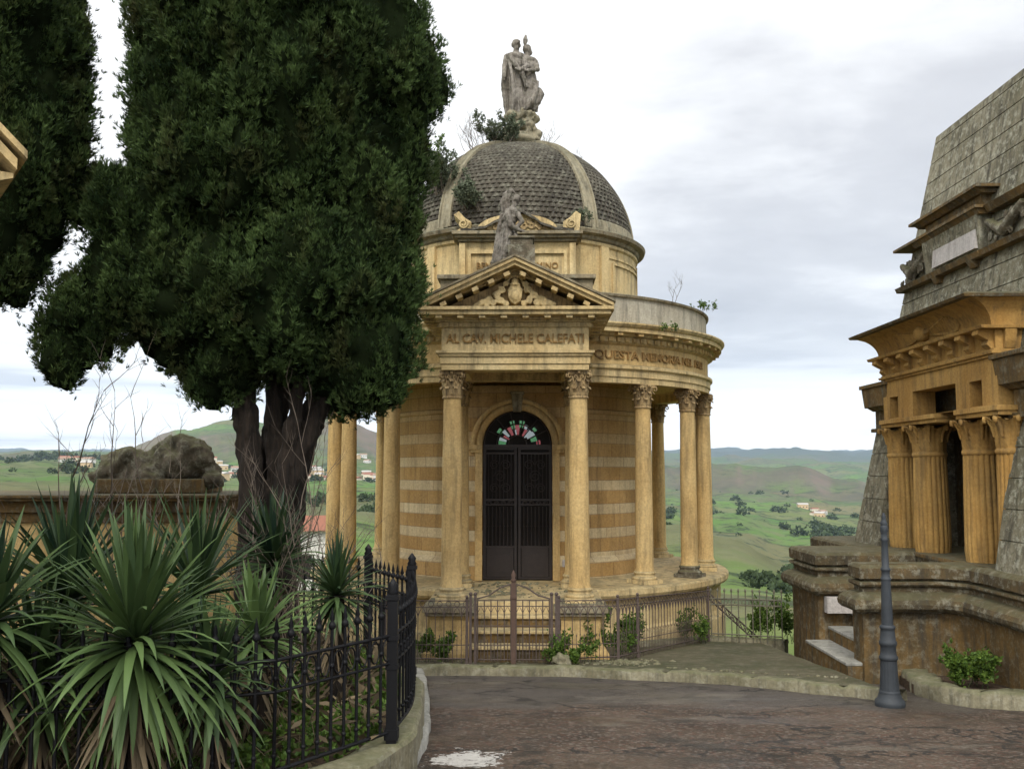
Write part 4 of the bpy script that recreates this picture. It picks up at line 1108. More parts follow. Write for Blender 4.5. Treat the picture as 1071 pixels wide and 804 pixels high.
for j in range(m_+1):
    u = j/m_; e = .05+.37*(1-math.sqrt(max(0,1-.96*u*u))); rows_.append(ring3(e, 1.74+.325*u))
for b_, t_ in zip(rows_, rows_[1:]): a.hexa(b_, t_)
cav = obj('cavetto', a, M['egypt'], gc)
a = MB(); a.hexa(ring3(.44,2.066), ring3(.46,2.10)); a.hexa(ring3(.46,2.10), ring3(.40,2.125)); obj('cornice_top', a, M['die'], gc)
# winged disc relief
a = MB()
def cavx(z): u = (z-1.74)/.325; return 5.82-(.05+.37*(1-math.sqrt(max(0,1-.96*u*u))))
a.ball((cavx(1.90)-.02,13.17,1.90),(.12,.13,.12),14); a.ball((cavx(1.9)-.02,13.17,1.90),(.07,.22,.06),12)
for s in (-1,1):
    for k_ in range(15):
        q = -.75+1.45*k_/14; L_ = 1.05*(.55+.45*math.cos(q*1.2))
        pts = []
        for u in (.14,.4,.7,1.): zz_ = 1.885+.17*math.sin(q)*u*1.0; pts.append((cavx(min(2.05,max(1.76,zz_)))-.008, 13.17+s*L_*u*math.cos(q*.5), min(2.05,max(1.76,zz_))))
        a.tube(pts, [.016,.024,.026,.016], 5)
obj('winged_disc', a, M['egypt'], gc)
# aedicule with marble tablet on the sloping face
SL = math.atan(.178)
def onface(u, y, off): z = u; return (xf(z)-off, y, z)
def slab(mb, y0, y1, z0, z1, o0, o1=None, o2=None):
    """a block standing off the sloping face: o0 = projection at its foot, o1 = at its top"""
    o1 = o0 if o1 is None else o1
    mb.hexa([(xf(z0)-o0,y0,z0),(xf(z0)+.05,y0,z0),(xf(z0)+.05,y1,z0),(xf(z0)-o0,y1,z0)], [(xf(z0)-o1,y0,z1),(xf(z1)+.08,y0,z1),(xf(z1)+.08,y1,z1),(xf(z0)-o1,y1,z1)])
# photo anchors: tablet 984..1042 px -> y
def yat(px, x): return (x)/((px-535.5)/F)
zt0, zt1 = 3.02, 3.40
a = MB(); slab(a, 12.62, 14.35, zt0-.10, zt1+.05, .07, .12); tb = ep('tablet_block', a, M['lichen'])
a = MB(); slab(a, 12.70, 14.02, zt0-.03, zt1, .14, .10)
ep('marble_tablet', a, M['marble'])
a = MB(); slab(a, 12.55, 14.62, zt1+.03, zt1+.10, .20, .26); slab(a, 12.50, 15.25, zt1+.10, zt1+.14, .30); 
slab(a, 12.7, 14.45, zt1+.14, zt1+.33, .10, .12); slab(a, 12.58, 14.6, zt1+.33, zt1+.39, .20, .28); slab(a, 12.50, 14.7, zt1+.39, zt1+.43, .32)
ep('tablet_cornice', a, M['die'], tb)
a = MB(); slab(a, 12.55, 15.3, zt0-.17, zt0-.10, .13, .16)
for y in (12.85, 13.95): slab(a, y-.07, y+.07, zt0-.27, zt0-.17, .06, .12)
ep('tablet_sill', a, M['die'], tb)
def wreath(y0, y1, seed):
    a = MB(); r_ = random.Random(seed)
    for k_ in range(34):
        u = r_.random(); y = y0+(y1-y0)*u; zz_ = zt0-.02+.32*r_.random()*(1 if True else 0); p_ = Vector((xf(zz_)-.06, y, zz_))
        scroll_r = .03+.035*r_.random(); pts = []
        for i in range(10): q = i/9*3.4*PI*.6+u*9; pts.append(p_+Vector((-.02, scroll_r*(1-.6*i/9)*math.cos(q), scroll_r*(1-.6*i/9)*math.sin(q))))
        a.tube(pts, .018, 5)
    a.tube([(xf(zt0)-.05, y0, zt0+.32), (xf(zt0)-.08, (y0+y1)/2, zt0+.05), (xf(zt0)-.05, y1, zt0+.28)], [.05,.09,.05], 8)
    o = ep('carved_wreath', a, M['rock']); remesh(o, .016, .006, 25, 1)
wreath(14.45, 15.3, 1); wreath(11.6, 12.5, 2)
a = MB(); slab(a, 11.0, 12.5, zt1+.03, zt1+.12, .12, .18); slab(a, 11.0, 12.52, zt0-.17, zt0-.10, .13, .16); ep('tablet_ledge', a, M['die'])
# plinth with moulded outline
def offset_poly(pts, d):
    n = len(pts); out = []
    for i in range(n):
        p0, p1, p2 = Vector(pts[i-1]), Vector(pts[i]), Vector(pts[(i+1) % n]); e1 = (p1-p0).normalized(); e2 = (p2-p1).normalized()
        n1 = Vector((e1.y, -e1.x)); n2 = Vector((e2.y, -e2.x)); b_ = (n1+n2); k_ = d*2/max(.3, b_.length_squared); out.append(tuple(p1+b_*k_))
    return out
def moulded(mb, poly, prof):
    n = len(poly); vs = []; fs = []
    for (o_, z) in prof:
        for p in offset_poly(poly, o_): vs.append((p[0], p[1], z))
    for j in range(len(prof)-1):
        for i in range(n): i2 = (i+1) % n; fs.append((j*n+i, j*n+i2, (j+1)*n+i2, (j+1)*n+i))
    top = vs[-n:]; tri = tessellate_polygon([[Vector((p[0], p[1], 0)) for p in top]]); b_ = (len(prof)-1)*n
    for q in tri:
        a_, b2, c_ = [top[i] for i in q]; cr = (b2[0]-a_[0])*(c_[1]-a_[1])-(b2[1]-a_[1])*(c_[0]-a_[0])
        fs.append(tuple(b_+i for i in (q if cr > 0 else reversed(q))))
    mb.add(vs, fs)
def densify(poly, step=.12):
    out = []; n = len(poly)
    for i in range(n):
        p, q = Vector(poly[i]), Vector(poly[(i+1) % n]); k_ = max(1, int((q-p).length/step))
        if (q-p).length > 4: k_ = 8
        out += [tuple(p.lerp(q, j/k_)) for j in range(k_)]
    return out
torus = [(.02,-1.75),(.03,-1.735),(.10,-1.72),(.135,-1.68),(.14,-1.63),(.12,-1.575),(.07,-1.53),(.0,-1.50),(-.02,-1.49),(-.02,-1.44),(.02,-1.42),(.035,-1.40),(.03,-1.37),(-.03,-1.355),(-.03,-1.34),(.02,-1.335),(.03,-1.325),(.03,-1.20),(.0,-1.165),(-.03,-1.157)]
poly = [(13,8.6),(13,17.2),(5.35,17.2),(5.35,14.95),(4.32,14.95),(4.32,13.72),(5.75,13.72),(5.75,12.34),(4.32,12.34),(4.32,11.98),(5.32,11.98),(5.55,11.72),(5.55,8.6)]
poly = poly[::-1] if sum((poly[i][0]*poly[(i+1) % len(poly)][1]-poly[(i+1) % len(poly)][0]*poly[i][1]) for i in range(len(poly))) < 0 else poly
lower = MB(); moulded(lower, densify(poly), [(.0,-3.1),(.0,-2.55),(-.005,-2.2),(.0,-1.8),(.0,-1.752)]); o = ep('plinth_base', lower, M['die'])
o.data.update(); 
a = MB(); moulded(a, densify(poly), torus); o = ep('plinth_molding', a, M['plinth']); 
bm = bmesh.new(); bm.from_mesh(o.data); bmesh.ops.remove_doubles(bm, verts=bm.verts, dist=1e-4); bm.normal_update(); bm.to_mesh(o.data); bm.free(); displace(o.data, .014, 3.5, 2., 4)
# steps between the plinth blocks
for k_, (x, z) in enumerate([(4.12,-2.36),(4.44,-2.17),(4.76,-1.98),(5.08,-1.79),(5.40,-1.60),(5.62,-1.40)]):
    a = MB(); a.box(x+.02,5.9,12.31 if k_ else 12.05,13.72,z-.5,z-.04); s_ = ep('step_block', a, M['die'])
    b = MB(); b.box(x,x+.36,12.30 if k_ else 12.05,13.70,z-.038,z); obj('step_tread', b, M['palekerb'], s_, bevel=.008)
a = MB(); a.box(4.40,4.80,13.56,13.70,-1.98,-1.76); ep('marble_slab', a, M['marble'])

# ================================================================ LAMP POST (broken off)
lp = onroad(931, 738); lz = road_z(lp.x, lp.y)
LP = thing('lamp_post', 'grey ringed cast iron lamp post without a lantern beside the pyramid tomb plinth', 'lamp post', (lp.x, lp.y, lz))
def zl(py): return at(931, py, lp.y).z
def ring_(*pp): return [(w_*lp.y/F/2*.88, zl(py)) for (w_, py) in pp]
a = MB(); a.lathe(ring_((33,738),(34,735),(33,732),(28,730),(26,727),(23,724),(22,721)), 32, (lp.x,lp.y)); obj('base', a, M['lamp_iron'], LP)
a = MB(); vs = []; n = 64; pr = ring_((22,721),(20.5,712),(19,700),(18.5,690))
for (r, z) in pr:
    for i in range(n): q = 2*PI*i/n; k_ = r*(1-.05*abs(math.sin(8*q))); vs.append((lp.x+k_*math.cos(q), lp.y+k_*math.sin(q), z))
a.add(vs, [(j*n+i, j*n+(i+1) % n, (j+1)*n+(i+1) % n, (j+1)*n+i) for j in range(3) for i in range(n)], True)
a.lathe(ring_((18.5,690),(21,688.5),(21,686),(18.5,684.5),(17.5,682),(17,676),(18.5,674.5),(20,673),(20,670.5),(17.5,669),(16,660),(15.5,657.5),(17.5,656.5),(17.5,654.5),(14,653)), 32, (lp.x,lp.y))
a.lathe(ring_((23.5,724),(23.5,722),(21.5,721)), 32, (lp.x,lp.y)); obj('fluted_pedestal', a, M['lamp_iron'], LP)
a = MB(); a.lathe(ring_((13.5,654),(12.5,640),(10.5,608),(10,604)), 24, (lp.x,lp.y))
a.lathe(ring_((11.5,606),(11.5,604),(9.5,603),(9.2,597),(11,596),(11,594),(8.4,593),(7.8,575),(7.2,566),(8.6,565),(8.6,563),(7,562),(7,557),(9,555),(9,551),(7,549)), 24, (lp.x,lp.y)); obj('shaft', a, M['lamp_iron'], LP)
a = MB(); a.lathe(ring_((7,549),(8.5,547),(6,545),(4.5,542),(5.5,540),(3,537.5),(2,536)), 20, (lp.x,lp.y)); obj('finial', a, M['lamp_iron'], LP)

# planting bed with a rough stone edge
bk = [(938,706),(944,716),(958,726),(985,735),(1020,740),(1060,743),(1110,745),(1180,748)]
pts = [onroad(*p) for p in bk]
a = MB(); pl = [(p.x+.02,p.y+.16) for p in pts]+[(6.4,9.6),(5.62,9.6),(5.62,11.9),(4.35,12.05)]
ar = sum((pl[i][0]*pl[(i+1) % len(pl)][1]-pl[(i+1) % len(pl)][0]*pl[i][1]) for i in range(len(pl)))
if ar < 0: pl = pl[::-1]
vs = []; fs = []; a.prism(pl, -3.0, -2.33)
a.v = [(x, y, z if z < -2.9 else road_z(x, y)+.10) for (x, y, z) in a.v]
t = NT('bed_soil'); v = t.pos(); m_soil = t.done(t.mix(t.ramp(t.noise(v, 12, 6, .75), [(.4,0),(.6,1)]), (.045,.03,.018), (.13,.085,.05)), .95, t.bump(t.noise(v, 25, 6, .8), 1., .06))
tag(obj('planting_bed_soil', a, m_soil), kind='structure')
kerb('bed_edging', [(p.x, p.y) for p in pts], .32, .17, M['kerb'], road_z, .7, .03, 1)
# ================================================================ RAILINGS
def fore_z(x, y): return road_z(x, y)+.115
def bar_mesh(h, r=.008, spear=.05, sq=False):
    a = MB(); a.tube([(0,0,0),(0,0,h)], r, 5)
    if spear: a.lathe([(r*.8,h-.004),(r*2.0,h+spear*.3),(r*1.4,h+spear*.6),(.001,h+spear)], 6)
    a.ball((0,0,h*.5), r*1.7, 6)
    return a
def post_mesh(h, r=.02):
    a = MB(); a.box(-r,r,-r,r,-.05,h); a.box(-r*1.3,r*1.3,-r*1.3,r*1.3,h-.03,h-.01); a.ball((0,0,h+r*1.2), r*1.3, 10)
    a.box(-r*1.3,r*1.3,-r*1.3,r*1.3,.0,.04); return a
def place_part(name, me, parent, p, m, cache={}):
    key = (name, id(me))
    if key not in cache: o = obj(name, me, m); cache[key] = o; o.parent = parent
    else:
        o = cache[key].copy(); C.objects.link(o); o.parent = parent
    o.location = Vector(p)-wl(parent); return o
B_long = bar_mesh(.74, .0055, 0); B_short = bar_mesh(.33, .0045, .04); P_chap = post_mesh(.86, .017)
def chapel_run(name, label, p0, p1, posts, group, m=M['rust_iron']):
    p0, p1 = Vector((*p0,0)), Vector((*p1,0)); L = (p1-p0).length; d = (p1-p0)/L
    R0 = thing(name, label, 'railing', (p0.x, p0.y, fore_z(p0.x,p0.y)), group)
    g = lambda s, h: (lambda q: (q.x, q.y, fore_z(q.x,q.y)+h))(p0+d*s)
    for h, r in ((.07,.009),(.25,.006),(.745,.007),(.83,.007)):
        a = MB(); a.tube([g(0,h), g(L,h)], r, 6); obj('rail', a, m, R0)
    n = max(2, round(L/.115)); w_ = L/n
    for k in range(n+1): place_part('bar', B_long, R0, g(k*w_,.01), m)
    for k in range(n): place_part('short_bar', B_short, R0, g((k+.5)*w_,.02), m)
    a = MB()
    for k in range(n):
        a.tube([g(k*w_+w_*u, .62+.12*math.sin(PI*u)) for u in (0,.1,.25,.5,.75,.9,1)], .006, 5)
        a.tube([g((k+.5)*w_+.035*math.cos(q), .787+.035*math.sin(q)) for q in [2*PI*i/10 for i in range(11)]], .005, 4)
    obj('arch_trim', a, m, R0)
    for s in posts: place_part('post', P_chap, R0, g(s,0), m)
    return R0
GR = 'rusty railing runs in front of the domed chapel'
chapel_run('iron_railing', 'rusty iron railing left of the chapel gate, in front of the left pedestal', (-2.9,13.15), (-.56,13.02), (0,1.2,2.30), GR)
chapel_run('iron_railing', 'rusty iron railing just right of the chapel gate with weeds at its foot', (.60,13.02), (1.45,13.3), (0.03,.89), GR)
chapel_run('iron_railing', 'rusty iron railing running back along the round platform', (1.47,13.33), (3.32,16.40), (.62,3.56), GR)
# far railing
def far_run(p0, p1):
    m = flat('weathered_iron', (.13,.12,.085), .8, var=.4)
    p0, p1 = Vector((*p0,0)), Vector((*p1,0)); L = (p1-p0).length; d = (p1-p0)/L
    R0 = thing('iron_railing', 'greyish spear topped railing at the terrace edge between chapel and pyramid tomb', 'railing', (p0.x,p0.y,fore_z(p0.x,p0.y)))
    g = lambda s, h: (lambda q: (q.x, q.y, fore_z(q.x,q.y)+h))(p0+d*s)
    B2 = bar_mesh(.80,.010,.07)
    for h in (.12,.60,.70): a = MB(); a.tube([g(0,h), g(L,h)], .011, 6); obj('rail', a, m, R0)
    n = round(L/.125)
    for k in range(n+1): place_part('bar', B2, R0, g(k*L/n,.01), m)
    a = MB()
    for k in range(n*2): a.tube([g(k*L/n/2+.03*math.cos(q)+.03, .65+.04*math.sin(q)) for q in [2*PI*i/8 for i in range(9)]], .005, 4)
    obj('scroll_trim', a, m, R0)
far_run((3.36,16.42), (4.36,15.72))
# stair handrail going down behind
HRL = thing('stair_handrail', 'brown lattice handrail sloping down behind the terrace railing', 'handrail', (3.3,16.6,-2.9))
A_, B_ = Vector((3.34,16.55,-2.06)), Vector((4.42,16.75,-3.03))
for dz_ in (0,-.10): a = MB(); a.tube([A_+Vector((0,0,dz_)), B_+Vector((0,0,dz_))], .014, 6); obj('rail', a, M['rust_iron'], HRL)
a = MB()
for k in range(16): p_, q_ = A_.lerp(B_, k/16), A_.lerp(B_, (k+1)/16); a.tube([p_, q_-Vector((0,0,.1))], .006, 4); a.tube([p_-Vector((0,0,.1)), q_], .006, 4)
obj('lattice_trim', a, M['rust_iron'], HRL)
for k in range(5): p_ = A_.lerp(B_, k/4.3); a = MB(); a.tube([p_, p_-Vector((0,0,.9))], .011, 5); obj('baluster', a, M['rust_iron'], HRL)
# gate
GT = thing('gate', 'closed rusty double gate with tall middle post in front of the chapel steps', 'gate', (.02,13.02,fore_z(0,13.02)))
gz = fore_z(0,13.02); gx0, gx1 = -.535, .575; gm = (gx0+gx1)/2
for x in (gx0-.02, gx0+.045, gx1-.045, gx1+.02):
    a = MB(); a.box(x-.018,x+.018,13.0,13.036,gz-.05,gz+.90); a.ball((x,13.018,gz+.92),.026,8); obj('gate_post', a, M['rust_iron'], GT)
a = MB(); a.box(gm-.03,gm+.03,12.995,13.05,gz+.0,gz+1.08); a.box(gm-.045,gm+.045,12.985,13.06,gz+.86,gz+.90); a.lathe([(.03,gz+1.08),(.045,gz+1.10),(.02,gz+1.13),(.035,gz+1.17),(.001,gz+1.24)], 10, (gm,13.02))
m_brown = flat('brown_rust_iron', (.095,.058,.042), .8, var=.4); obj('middle_post', a, m_brown, GT)
for s in (-1,1):
    xo = gx0+.075 if s < 0 else gx1-.075; xi = gm+s*.035; a = MB()
    for x in (xo, xi): a.tube([(x,13.02,gz+.04),(x,13.02,gz+(.87 if x == xo else 1.04))], .009, 5)
    for h in (.06,.25,.50,.76,.84): a.tube([(xo,13.02,gz+h),(xi,13.02,gz+h)], .007, 5)
    a.tube([(xo,13.02,gz+.86),((xo*2+xi)/3,13.02,gz+.90),((xo+xi*2)/3,13.02,gz+1.0),(xi,13.02,gz+1.05)], .010, 6)
    lf = obj('gate_leaf', a, M['rust_iron'], GT)
    for k in range(1,5):
        x = xo+(xi-xo)*k/5; b = MB(); b.tube([(x,13.02,gz+.04),(x,13.02,gz+.84)], .008, 5); b.ball((x,13.02,gz+.38),.014,6); obj('bar', b, M['rust_iron'], lf)
    for k in range(5):
        x = xo+(xi-xo)*(k+.5)/5; b = MB(); b.tube([(x,13.02,gz+.04),(x,13.02,gz+.32)], .006, 5); b.tube([(x-.04,13.02,gz+.68),(x,13.02,gz+.76),(x+.04,13.02,gz+.68)], .005, 4); obj('short_bar', b, M['rust_iron'], lf)

# black planter fence
FP = [(-3.9,4.95),(-1.45,6.0),(-.845,6.9),(-.79,7.6),(-.83,8.3),(-.93,9.0),(-1.5,10.1),(-2.9,10.9)]
ZT = -1.87
def smooth_path(pts, n=8):
    out = []
    P = [Vector(pts[0])]+[Vector(p) for p in pts]+[Vector(pts[-1])]
    for i in range(1, len(P)-2):
        for k in range(n):
            t_ = k/n; a, b, c, d = P[i-1], P[i], P[i+1], P[i+2]
            out.append(.5*((2*b)+(c-a)*t_+(2*a-5*b+4*c-d)*t_*t_+(3*b-a-3*c+d)*t_**3))
    out.append(Vector(pts[-1])); return out
B_blk = MB(); B_blk.tube([(0,0,.04),(0,0,.84)], .0115, 6); B_blk.lathe([(.009,.83),(.026,.845),(.022,.87),(.010,.885),(.017,.90),(.001,.975)], 8)
B_blk.ball((0,0,.60),.02,6); B_blk.ball((0,0,.14),.018,6)
P_blk = MB(); P_blk.box(-.036,.036,-.036,.036,-.06,1.0); P_blk.box(-.048,.048,-.048,.048,0,.07); P_blk.box(-.046,.046,-.046,.046,.96,.99); P_blk.lathe([(.03,.99),(.045,1.01),(.03,1.035),(.04,1.06),(.018,1.09),(.001,1.11)], 10)
P_blk.box(-.044,.044,-.044,.044,.68,.71); P_blk.box(-.044,.044,-.044,.044,.48,.51)
def black_run(label, pts, posts, group):
    sp = smooth_path(pts) if len(pts) > 2 else [Vector(p) for p in pts]
    L = [0]
    for a_, b_ in zip(sp, sp[1:]): L.append(L[-1]+(b_-a_).length)
    def g(s):
        i = max(j for j in range(len(L)) if L[j] <= s+1e-9); i = min(i, len(L)-2); return sp[i].lerp(sp[i+1], (s-L[i])/(L[i+1]-L[i]))
    R0 = thing('iron_fence', label, 'fence', (sp[0].x, sp[0].y, ZT), group)
    N = max(2, int(L[-1]/.12))
    for h, r in ((.05,.014),(.52,.010),(.71,.012)):
        a = MB(); a.tube([(*g(L[-1]*k/24),ZT+h) for k in range(25)], r, 6); obj('rail', a, M['black_iron'], R0)
    a = MB()
    for k in range(N):
        for hh in (.615,):
            p_, q_ = g(L[-1]*k/N), g(L[-1]*(k+1)/N); c_ = (p_+q_)/2; dd = (q_-p_).normalized()
            a.tube([(c_.x+dd.x*.042*math.cos(q), c_.y+dd.y*.042*math.cos(q), ZT+hh+.075*math.sin(q)) for q in [2*PI*i/10 for i in range(11)]], .0065, 4)
    obj('ring_trim', a, M['black_iron'], R0)
    for k in range(N+1): place_part('picket', B_blk, R0, (*g(L[-1]*k/N), ZT), M['black_iron'])
    for s in posts: q = sp[0] if s == 0 else sp[-1]; place_part('post', P_blk, R0, (*q, ZT), M['black_iron'])
GB = 'black iron fence panels round the planted bed'
black_run('black iron fence panel at the front, half buried in long yucca leaves', FP[0:2], (), GB)
black_run('black iron fence panel rising to the thick corner post, shrubs behind it', FP[1:3], (1,), GB)
black_run('curved black fence panel seen nearly edge-on beside the pale kerb', FP[2:6], (1,), GB)
black_run('short black fence panel turning away behind the corner, spikes in front of the chapel', FP[5:7], (1,), GB)
black_run('black fence panel at the back of the planted bed near the cypress', FP[6:8], (), GB)
# planter wall, soil
sp = smooth_path(FP, 10); 
def off(pts, d):
    out = []
    for i, p in enumerate(pts):
        t_ = (pts[min(i+1, len(pts)-1)]-pts[max(i-1,0)]).normalized(); out.append(p+Vector((t_.y, -t_.x))*d)
    return out
o1 = off(sp, .075); o2 = off(sp, -.15); a = MB(); vs = []; sec = []
for p, q in zip(o1, o2):
    for (w_, z) in ((p,-3.),(p,ZT-.06),(p.lerp(q,.08),ZT-.035),(p.lerp(q,.15),ZT-.03),(q.lerp(p,.05),ZT-.02),(q,ZT-.06),(q,-3.)):
        nz_ = .014*noise.fractal(Vector((w_.x*3,w_.y*3,z*3)),1,2,4); vs.append((w_.x+nz_, w_.y+nz_, z+nz_))
n = len(sp); a.add(vs, [(k*7+j, (k+1)*7+j, (k+1)*7+j+1, k*7+j+1) for k in range(n-1) for j in range(6)], False)
for f in range(len(a.f)): pass
WL = obj('planter_wall', a, M['kerb']); tag(WL, 'low pale stone wall curving under the black fence', 'wall')
kk = [(441,703),(446,716),(449,740),(450,762),(446,782),(437,800),(420,822),(392,850),(340,900)]
kerb('kerb', [(p.x,p.y) for p in [onroad(*q) for q in kk]], .16, .10, M['palekerb'], road_z, .8, .012, -1)
a = MB(); pl = [tuple(p) for p in o2]+[(-9,11.6),(-9,3.0)]; a.prism(pl, -3.1, -1.93); 
sm = obj('planter_soil', a, m_soil); tag(sm, kind='structure')

# ================================================================ LEFT-HAND MONUMENTS
TB = thing('stone_tomb', 'low ochre tomb with moulded slab top behind the yuccas', 'tomb', (-6.5,12.6,-2.6))
a = MB(); a.box(-9.5,-3.72,11.6,13.6,-2.9,-.62); obj('tomb_wall', a, M['ochre'], TB, bevel=.01)
a = MB()
for (e, z0, z1) in ((.06,-2.2,-2.0),): a.box(-9.6,-3.72+e,11.6-e,13.6+e,z0,z1)
for (e, z0, z1) in ((.05,-.62,-.50),(.12,-.50,-.36),(.27,-.36,-.325),(.31,-.325,-.285)): a.box(-9.6,-3.72+e,11.6-e,13.6+e,z0,z1)
obj('tomb_slab', a, M['die'], TB, bevel=.012)
RK = thing('carved_rock', 'mossy brown heap of carved rock on top of the low tomb', 'rock', (-4.7,12.4,-.285))
def W(px, py, dy=0.): return at(px, py, 12.4+dy)
a = MB(); q0, q1 = W(112,512), W(221,512); a.box(q0.x,q1.x,12.0,12.9,-.285,-.10); obj('rock_plinth', a, M['die'], RK, bevel=.02)
a = MB()
for (px, py, r) in ((188,482,.34),(205,478,.26),(170,485,.28),(150,490,.24),(125,490,.26),(108,498,.18),(140,480,.18),(215,495,.2),(222,502,.15),(118,504,.2),(160,500,.3),(196,466,.22),(178,468,.18),(132,472,.10)): a.ball(W(px,py,rnd.uniform(-.15,.15)),(r,r*.9,r*.8),12)
rk_ = obj('rock_heap', a, M['rock'], RK); remesh(rk_, .03, .075, 5, 1)
# monument whose roof corner enters at the upper left
MT_ROT = True
MT = thing('gabled_tomb', 'ochre stone roof corner of a tomb at the upper left in front of the cypress', 'tomb', (-4.3,6.2,-2.1))
y1 = 5.9; c0 = at(29,158,y1); cz = c0.z; cxx = c0.x
a = MB(); a.box(-6.2,cxx-.42,y1+.35,8.6,-2.4,cz-.12); obj('tomb_wall', a, M['pale'], MT)
a = MB(); gp = -4.4; slp = .95
for (o_, t0, t1, yo) in ((.0,.0,.05,0.),(.05,.05,.12,.04),(.14,.12,.17,.16),(.2,.17,.24,.24)):
    b_ = [(cxx-o_*1.0,cz-t1+.0),(gp,cz-t1+slp*(cxx-gp)),(gp,cz-t0+slp*(cxx-gp)),(cxx-o_*1.0+.0,cz-t0)]
    a.prism(b_, y1+yo, 8.8, axis='y')
a.prism([(cxx-.06,cz-.16),(cxx-.22,cz-.22),(cxx-.42,cz-.22),(-6.2,cz-.22),(-6.2,cz-.13),(cxx-.06,cz-.13)][::-1], y1+.1, 8.7, axis='y')
a.prism([(cxx-.35,cz-.1),(gp,cz-.2+slp*(cxx-gp)),(-6.2,cz-.2+slp*(-6.2-gp)*-1),(-6.2,cz-.1)], y1+.4, 8.5, axis='y')
o = obj('gable_cornice', a, M['pale'], MT)

piv = Matrix.Translation((cxx, y1, 0)) @ Matrix.Rotation(R(36), 4, 'Z') @ Matrix.Translation((-cxx, -y1, 0)); tl = Matrix.Translation(MT.location)
for c_ in children(MT): c_.data.transform(tl.inverted() @ piv @ tl)
# ================================================================ FAR BUILDINGS AND TREES
def ground_at(px, r):
    a_ = math.atan((px-535.5)/F); return Vector((r*math.sin(a_), r*math.cos(a_), terrain_z(a_, r)))
fm_wall = [flat('far_wall_cream', (.62,.55,.42), .9), flat('far_wall_white', (.56,.54,.50), .9), flat('far_wall_ochre', (.52,.38,.22), .9)]
fm_roof = [flat('far_roof_red', (.22,.09,.055), .9), flat('far_roof_brown', (.26,.17,.12), .9), flat('far_roof_grey', (.36,.34,.31), .9)]
def house(p, w_, d_, h_, rz, mw, mr, name, label, group):
    H = thing(name, label, 'house', p, group); H.rotation_euler.z = rz; LOCAL.add(H.name)
    zof = p[2]
    a = MB(); a.box(-w_/2,w_/2,-d_/2,d_/2,-3+zof,h_+zof); obj('wall', a, mw, H)
    a = MB(); e = .4; vs = [(-w_/2-e,-d_/2-e,h_),(w_/2+e,-d_/2-e,h_),(w_/2+e,d_/2+e,h_),(-w_/2-e,d_/2+e,h_),(-w_/2-e,0,h_+d_*.25),(w_/2+e,0,h_+d_*.25)]
    a.add([(v_[0],v_[1],v_[2]+zof) for v_ in vs], [(0,1,5,4),(2,3,4,5),(3,0,4),(1,2,5),(0,3,2,1)]); obj('roof', a, mr, H)
    a = MB()
    for fl in range(max(1,int(h_/3))):
        for k in range(max(1,int(w_/3))): x = -w_/2+1.5+k*3; a.box(x-.5,x+.5,-d_/2-.06,-d_/2+.01,fl*3+1+zof,fl*3+2.3+zof)
    obj('window_panes', a, M['dark'], H)
    return H
protos = {}
r3 = random.Random(21)
def town(n, area, group, sizes=(7,13)):
    for k in range(n):
        px, r = area(k); p = ground_at(px, r); ty = r3.randrange(3); nm = ('cream house with a red roof','white house with a brown roof','ochre house with a grey roof')[ty]
        key = (ty,)
        if key not in protos:
            protos[key] = house(p, 9, 8, 5, 0, fm_wall[ty], fm_roof[ty], 'house', 'x', group); o = protos[key]
        else: o = copy_tree(protos[key])
        o.location = p; o.rotation_euler.z = r3.uniform(-.8,.8); s = r3.uniform(.7,1.5); o.scale = (s*r3.uniform(.9,1.6), s, s*r3.uniform(.8,1.2)); o['group'] = group; o['label'] = 'small distant '+nm+' in '+group.split(' of ')[-1]
town(84, lambda k: (r3.uniform(196,405), r3.choice((r3.uniform(1250,1750), r3.uniform(1150,2100)))), 'houses of the hillside town beyond the cypress trunk')
town(14, lambda k: (r3.uniform(60,190), r3.uniform(900,1700)), 'houses of the far fields left of the cypress')
town(5, lambda k: (r3.uniform(835,860), r3.uniform(1500,1700)), 'farmhouses of the valley left of the pyramid tomb')
p = ground_at(318, 62); top_ = at(322, 539, p.y).z
NH = house(p, 2.9, 3.4, top_-p.z-.85, .25, fm_wall[1], fm_roof[0], 'white_house', 'white house with a red tiled roof below the terrace, seen past the cypress trunk', None); del NH['category']; NH['category'] = 'house'
if 'group' in NH: del NH['group']
# far trees: woods and hedges seen as one mass
cen = []; rad = []
def grove(n, px0, px1, r0, r1, s0, s1):
    for _ in range(n): p = ground_at(r3.uniform(px0,px1), r3.uniform(r0,r1)); cen.append(p); rad.append(r3.uniform(s0,s1))
grove(70, 196, 405, 1150, 1900, 4, 9); grove(60, 0, 200, 850, 2000, 3, 8); grove(40, 0, 190, 1950, 2150, 8, 14)
grove(45, 845, 890, 1000, 1250, 4, 8); grove(50, 775, 850, 215, 270, 1.0, 2.6); grove(25, 690, 745, 1000, 1300, 4, 7); grove(12, 822, 850, 290, 330, 2.5, 4.5)
grove(30, 300, 400, 520, 640, 2.5, 4.5); grove(26, 700, 890, 450, 1000, 1., 3.2); grove(60, 560, 900, 1000, 2300, 2, 9); grove(26, 690, 700, 420, 520, .8, 1.6)
for i in range(36): 
    p = ground_at(380+i*.9, 420+i*6); cen.append(p); rad.append(r3.uniform(1.5,3))
